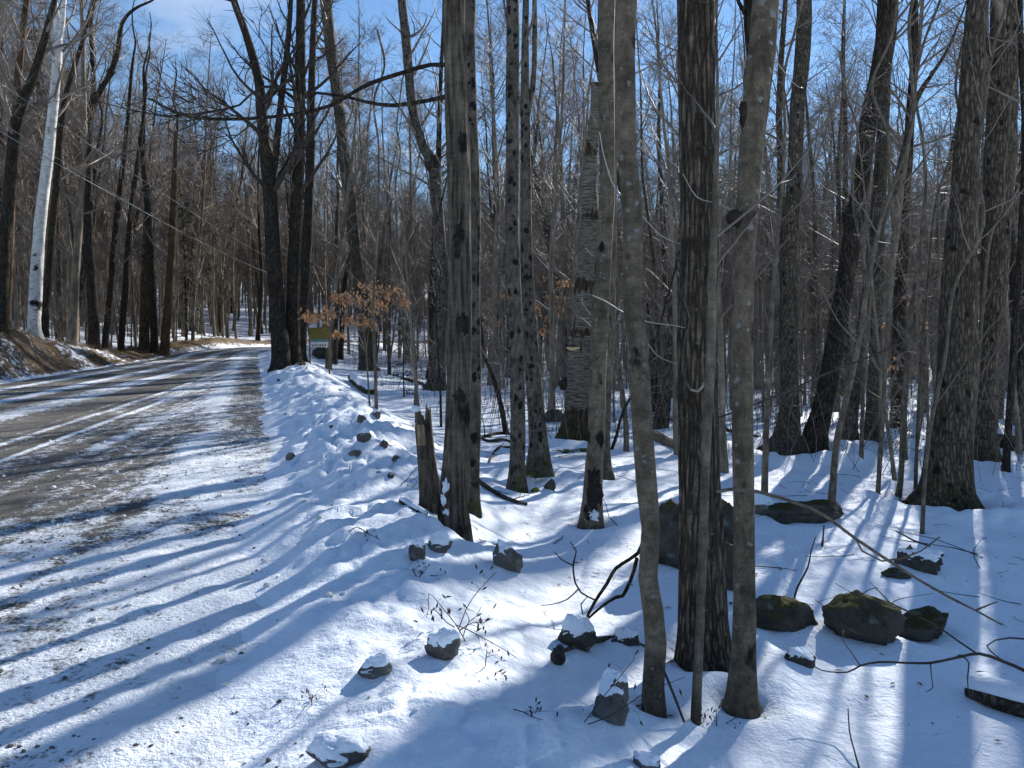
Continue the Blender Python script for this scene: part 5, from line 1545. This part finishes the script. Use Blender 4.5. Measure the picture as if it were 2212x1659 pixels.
weed('dry goldenrod with drooping seed heads and one sharply bent stalk on the bank', 1005, 1385, [
    [(1005, 1385), (985, 1350), (960, 1318), (927, 1282), (926, 1315), (921, 1335)],
    [(990, 1360), (1010, 1310), (1030, 1280), (1050, 1258), (1072, 1236)],
    [(985, 1350), (1010, 1360), (1040, 1376), (1075, 1395), (1115, 1420)],
    [(982, 1355), (965, 1345), (945, 1322), (935, 1312)],
    [(992, 1362), (1020, 1345), (1045, 1345), (1065, 1335)],
    [(1000, 1375), (1012, 1345), (1030, 1330), (1040, 1310)]], 1, 1.3)
weed('small dark weed tuft in the hollow below the bank stones', 1048, 1440, [[(1048, 1440), (1050, 1420), (1052, 1405)], [(1050, 1445), (1065, 1460), (1080, 1475), (1098, 1508)], [(1055, 1470), (1075, 1452), (1090, 1445)]], 2)
weed('comb-like dark seed stalk lying on the foreground snow', 1150, 1545, [[(1110, 1532), (1130, 1538), (1150, 1548), (1172, 1555)], [(1150, 1548), (1160, 1535)]], 3)
weed('reddish low weed on the snow below the upright bank stone', 900, 1245, [[(880, 1240), (905, 1245), (930, 1243), (955, 1242)], [(900, 1246), (890, 1230)], [(905, 1246), (915, 1238)]], 4)
weed('dry weed arching over the bank near the road', 760, 1155, [[(738, 1168), (752, 1150), (772, 1138), (790, 1150), (820, 1165)], [(775, 1140), (800, 1155)]], 5)
weed('dry stalks with hanging leaves by the snow-plastered stone', 1262, 1560, [[(1262, 1560), (1300, 1510), (1340, 1460), (1370, 1425)], [(1235, 1620), (1255, 1580), (1268, 1555)], [(1255, 1570), (1320, 1545), (1390, 1500), (1480, 1462)]], 6, 1.2)
weed('dark knotted weed in front of the straight thin sapling', 1548, 1575, [[(1548, 1575), (1548, 1550), (1547, 1535)], [(1518, 1592), (1545, 1575), (1600, 1545)], [(1520, 1560), (1522, 1540)]], 7)
weed('tiny forked weed standing on the road shoulder', 670, 1525, [[(674, 1525), (672, 1510), (667, 1500)], [(673, 1512), (680, 1502)]], 8, 0.7)
weed('dark thin weed on the snow left of the root of the stump', 870, 1050, [[(858, 1050), (875, 1040), (890, 1022), (900, 1010)], [(862, 1048), (880, 1052), (898, 1048)]], 9)

# evergreen fern by the spotted pair
def fern(label, xb, yb, w, seed):
    rng = np.random.default_rng(seed)
    p, d = hit(xb, yb)
    L = w * KD * d / FPX * 0.55
    root = thing('fern', label, 'fern', p)
    for i in range(11):
        a = i * 0.571 + rng.uniform(-0.2, 0.2)
        u = np.linspace(0, 1, 9)
        ax = np.stack([np.cos(a) * u * L, np.sin(a) * u * L, 0.05 + L * 0.75 * u * (1 - 0.75 * u)], 1)
        tan = np.gradient(ax, axis=0); tan /= np.linalg.norm(tan, axis=1, keepdims=True)
        sd = np.cross(tan, [0, 0, 1.0]); sd /= np.linalg.norm(sd, axis=1, keepdims=True) + 1e-9
        V, F = [], []
        for k in range(1, 9):
            ln = L * 0.26 * (1.05 - u[k]) + 0.01
            for sg in (-1, 1):
                c = ax[k]; e = c + (sd[k] * sg + tan[k] * 0.35) * ln
                q = tan[k] * L * 0.05
                b0 = len(V)
                V += [c - q, (c + e) / 2 - q * 0.8 + [0, 0, 0.006], e, (c + e) / 2 + q * 0.8 + [0, 0, 0.006], c + q]
                F += [[b0, b0 + 1, b0 + 2], [b0, b0 + 2, b0 + 4], [b0 + 4, b0 + 2, b0 + 3]]
        link('frond', mesh_np('frond', np.array(V), [np.array(F)], M['fern'], smooth=False), root)
fern('green evergreen fern at the foot of the spotted pair', 1160, 1042, 64, 1)
fern('dark low fern in the shade of the dead birch foot', 1222, 988, 60, 2)
fern('dark fern tuft right of the rotten birch foot', 1262, 985, 56, 3)

# melt hollows round the stems, snow drifted up against the stones
def settle():
    me = GROUND.data
    co = np.zeros(len(me.vertices) * 3, np.float32)
    me.vertices.foreach_get('co', co)
    co = co.reshape(-1, 3)
    for (x, y, r) in BASES:
        if math.hypot(x, y) > 22:
            continue
        q = np.hypot(co[:, 0] - x, co[:, 1] - y)
        m = q < 6 * r + 0.3
        w = 1 + 0.5 * vn(co[m, 0] * 5, co[m, 1] * 5, 3)
        co[m, 2] += (-0.35 * r * np.exp(-((q[m] - r * 0.8) / (0.7 * r)) ** 2) + 0.30 * r * np.exp(-((q[m] - 2.7 * r) / (1.1 * r)) ** 2)) * w
    for (x, y, w_, h) in BEDS:
        q = np.hypot(co[:, 0] - x, (co[:, 1] - y) * 1.2)
        m = q < 4 * w_
        w = 1 + 0.6 * vn(co[m, 0] * 4, co[m, 1] * 4, 5)
        co[m, 2] += 0.11 * h * np.exp(-((q[m] - 0.7 * w_) / (0.75 * w_)) ** 2) * w
    me.vertices.foreach_set('co', co.ravel())
    me.update()
settle()

# ------------------------------------------------------------------ small loose matter
def scatter_mesh(name, n, gen, mat, V0, F0, size, flat, rng, label, sink=0.2):
    VV, FF, base = [], [], 0
    XY = np.array([gen(rng) for _ in range(n)])
    Z = ground(XY[:, 0], XY[:, 1])
    s, t = road_coords(XY[:, 0], XY[:, 1])
    onr = (t < 0.0) & (t > road_left(s))
    Z = np.where(onr, np.maximum(Z, z_road(s) + 0.02), Z)
    sc = size[0] + (size[1] - size[0]) * rng.uniform(0, 1, n) ** 3
    for (x, y), z, f in zip(XY, Z, sc):
        a = rng.uniform(0, 6.28); c, s_ = math.cos(a), math.sin(a)
        W = V0 * np.array([1, rng.uniform(0.6, 1), flat * rng.uniform(0.7, 1.2)]) * f
        W = np.stack([W[:, 0] * c - W[:, 1] * s_, W[:, 0] * s_ + W[:, 1] * c, W[:, 2]], 1)
        VV.append(W + [x, y, z + f * flat * (1 - 2 * sink) * 0.5]); FF.append(F0[0] + base); base += len(V0)
    return link(name, mesh_np(name, np.concatenate(VV), [np.concatenate(FF)], mat, smooth=False), kind='stuff', label=label)

lr = np.random.default_rng(99)
Vc, Fc = blob(7, 5, 4, 0.3, 2.0)
def g_shoulder(rng):
    while True:
        s = 1.5 + 12 * rng.uniform() ** 1.4; t = rng.uniform(-4.5, 0.5)
        p = RD * s + RN * (t + 0.1)
        return p
scatter_mesh('snow_clods', 650, g_shoulder, M['clod'], Vc, Fc, (0.006, 0.036), 0.55, lr, 'crumbs of dirty snow on the road shoulder')
def g_gravel(rng):
    if rng.uniform() < 0.45:
        s = 1.9 + 1.6 * rng.uniform(); t = -1.35 + 0.55 * rng.normal()
    else:
        s = 4 + 22 * rng.uniform(); t = -rng.uniform(0, 3.0)
    return RD * s + RN * (t + 0.1)
scatter_mesh('gravel', 3200, g_gravel, M['rock'], Vc, Fc, (0.003, 0.017), 0.6, lr, 'loose grit and gravel on the snowy road edge')
def g_wood(rng):
    while True:
        d = 4.5 + 30 * rng.uniform(); a = R_(rng.uniform(-12, 37))
        x, y = d * math.sin(a), d * math.cos(a)
        s, t = road_coords(np.array(x), np.array(y))
        if t > 1.5:
            return np.array([x, y])
Vl = np.array([[-1, 0, 0], [0, 0.45, 0.12], [1, 0, 0.05], [0, -0.45, 0.15]], float)
Fl = [np.array([[0, 1, 2, 3]])]
scatter_mesh('leaf_litter', 1500, g_wood, M['litter'], Vl, Fl, (0.007, 0.042), 1.0, lr, 'dead leaves scattered on the woodland snow')
FRONT = [b for b in BASES if math.hypot(b[0], b[1]) < 16]
def g_base(rng):
    x, y, r = FRONT[int(rng.integers(0, len(FRONT)))]
    a = rng.uniform(0, 6.28); q = r * (1.1 + 2.2 * rng.uniform() ** 2)
    return np.array([x + q * math.cos(a), y + q * math.sin(a)])
scatter_mesh('bark_crumbs', 520, g_base, M['litter'], Vl, Fl, (0.008, 0.035), 1.0, lr, 'bark scraps and leaves fallen round the trunk feet')
def sticks():
    rng = np.random.default_rng(15)
    n = 620
    XY = []
    while len(XY) < n:
        p = g_wood(rng)
        if math.hypot(p[0], p[1]) > 6.5:
            XY.append(p)
    XY = np.array(XY)
    Z = ground(XY[:, 0], XY[:, 1])
    a = rng.uniform(0, 6.28, n)
    d = np.stack([np.cos(a), np.sin(a), rng.normal(0.05, 0.12, n)], 1); d /= np.linalg.norm(d, axis=1, keepdims=True)
    L = 0.1 + 0.9 * rng.uniform(0, 1, n) ** 2.5
    P = polyline(np.column_stack([XY, Z + 0.006]), d, L, 4, rng, 0.14, 0)
    gz = ground(P[..., 0], P[..., 1])
    P[..., 2] = np.maximum(P[..., 2], gz + 0.003)
    R = (0.002 + 0.005 * L * rng.uniform(0.4, 1.2, n))[:, None] * np.linspace(1, 0.5, 5)[None]
    V, F = tubes([(P, R, 4)])
    link('fallen_twigs', mesh_np('fallen_twigs', V, F, M['twigdark']), kind='stuff', label='small sticks and twigs fallen on the woodland snow')
sticks()

# dry grass and roots hanging over the cut bank on the left
def bank_grass():
    rng = np.random.default_rng(31)
    n = 5200
    s = rng.uniform(14, 60, n); tl = road_left(s)
    u = rng.uniform(0.1, 2.6, n)
    T = tl - u
    ang = np.maximum(s - S0, 0) / RB
    st = np.minimum(s, S0)
    X = 0.1 * RN[0] + RD[0] * st + np.where(s > S0, RN[0] * (RB - (RB - T) * np.cos(ang)) + RD[0] * (RB - T) * np.sin(ang), RN[0] * T)
    Y = 0.1 * RN[1] + RD[1] * st + np.where(s > S0, RN[1] * (RB - (RB - T) * np.cos(ang)) + RD[1] * (RB - T) * np.sin(ang), RN[1] * T)
    keep = vn(X * 0.8, Y * 0.8, 12) > -0.25
    X, Y = X[keep], Y[keep]; n = len(X)
    Z = ground(X, Y)
    d = np.stack([RN[0] * 0.7 + rng.normal(0, 0.5, n), RN[1] * 0.7 + rng.normal(0, 0.5, n), rng.uniform(0.2, 1.0, n)], 1); d /= np.linalg.norm(d, axis=1, keepdims=True)
    L = rng.uniform(0.15, 0.55, n)
    P = polyline(np.column_stack([X, Y, Z - 0.02]), d, L, 4, rng, 0.12, -0.25)
    P[..., 2] = np.maximum(P[..., 2], ground(P[..., 0], P[..., 1]) + 0.01)
    R = np.full((n, 5), 0.006) * np.linspace(1, 0.3, 5)[None]
    V, F = tubes([(P, R, 3)])
    link('dry_grass', mesh_np('dry_grass', V, F, M['straw']), kind='stuff', label='dry grass hanging over the cut earth bank')
bank_grass()

# ------------------------------------------------------------------ overhead wires and the yellow board
def wire(label, p0, d0, p1, d1, sag, r=0.007):
    A, B = at(*p0, d0), at(*p1, d1)
    A2 = A - (B - A) * 0.35
    B2 = B + (B - A) * 0.25
    u = np.linspace(0, 1, 60)
    P = A2[None] * (1 - u[:, None]) + B2[None] * u[:, None]
    P[:, 2] -= sag * 4 * u * (1 - u) - sag * 4 * 0.2
    V, F = tubes([((P - P[0])[None], np.full((1, 60), r), 6)])
    o = link('overhead_wire', mesh_np('overhead_wire', V, F, M['wire']), None, P[0], label=label, category='wire', group=None or 'overhead wires along the road')
wire('topmost overhead wire along the left of the road', (0, 185), 17, (567, 553), 62, 0.5)
wire('middle pale overhead wire along the left of the road', (0, 290), 17, (567, 588), 62, 0.5, 0.010)
wire('lowest thin overhead wire along the left of the road', (0, 268), 18, (470, 548), 60, 0.4, 0.005)

def board():
    d = 30.0
    p = at(690, 762, d); z = float(ground(p[0], p[1]))
    k = KD * d / FPX
    base = np.array([p[0], p[1], z])
    root = thing('notice_board', 'small yellow board with teal band and white base among the trunks by the bank', 'sign', base)
    W = 54 / 3072 * 2212 * k
    c = at(690, 728, d) - base
    def slab(name, x0, x1, z0, z1, y0, y1, mat, parent=root):
        V = np.array([[x, y, zz] for x in (x0, x1) for y in (y0, y1) for zz in (z0, z1)], float)
        F = np.array([[0, 1, 3, 2], [4, 6, 7, 5], [0, 4, 5, 1], [2, 3, 7, 6], [0, 2, 6, 4], [1, 5, 7, 3]])
        return link(name, mesh_np(name, V, [F], M[mat], smooth=False), parent)
    zt = c[2] + 20 * k; zb = zt - 42 * k
    h = zt - zb
    slab('panel', -W / 2, W / 2, zb + h * 0.42, zt, 0, 0.04, 'yellow')
    slab('band', -W / 2, W / 2, zb + h * 0.28, zb + h * 0.418, 0, 0.04, 'teal')
    bpn = slab('base_panel', -W / 2, W / 2, zb, zb + h * 0.278, 0, 0.04, 'white')
    for i in range(6):
        x = -W * 0.4 + i * W * 0.14
        slab('letter_stroke', x, x + W * 0.07, zb + h * 0.05, zb + h * 0.15, -0.005, -0.001, 'red', bpn)
    for sx in (-1, 1):
        slab('post', sx * W * 0.54 - 0.03, sx * W * 0.54 + 0.03, -0.3, zt, 0.0, 0.06, 'post')
board()
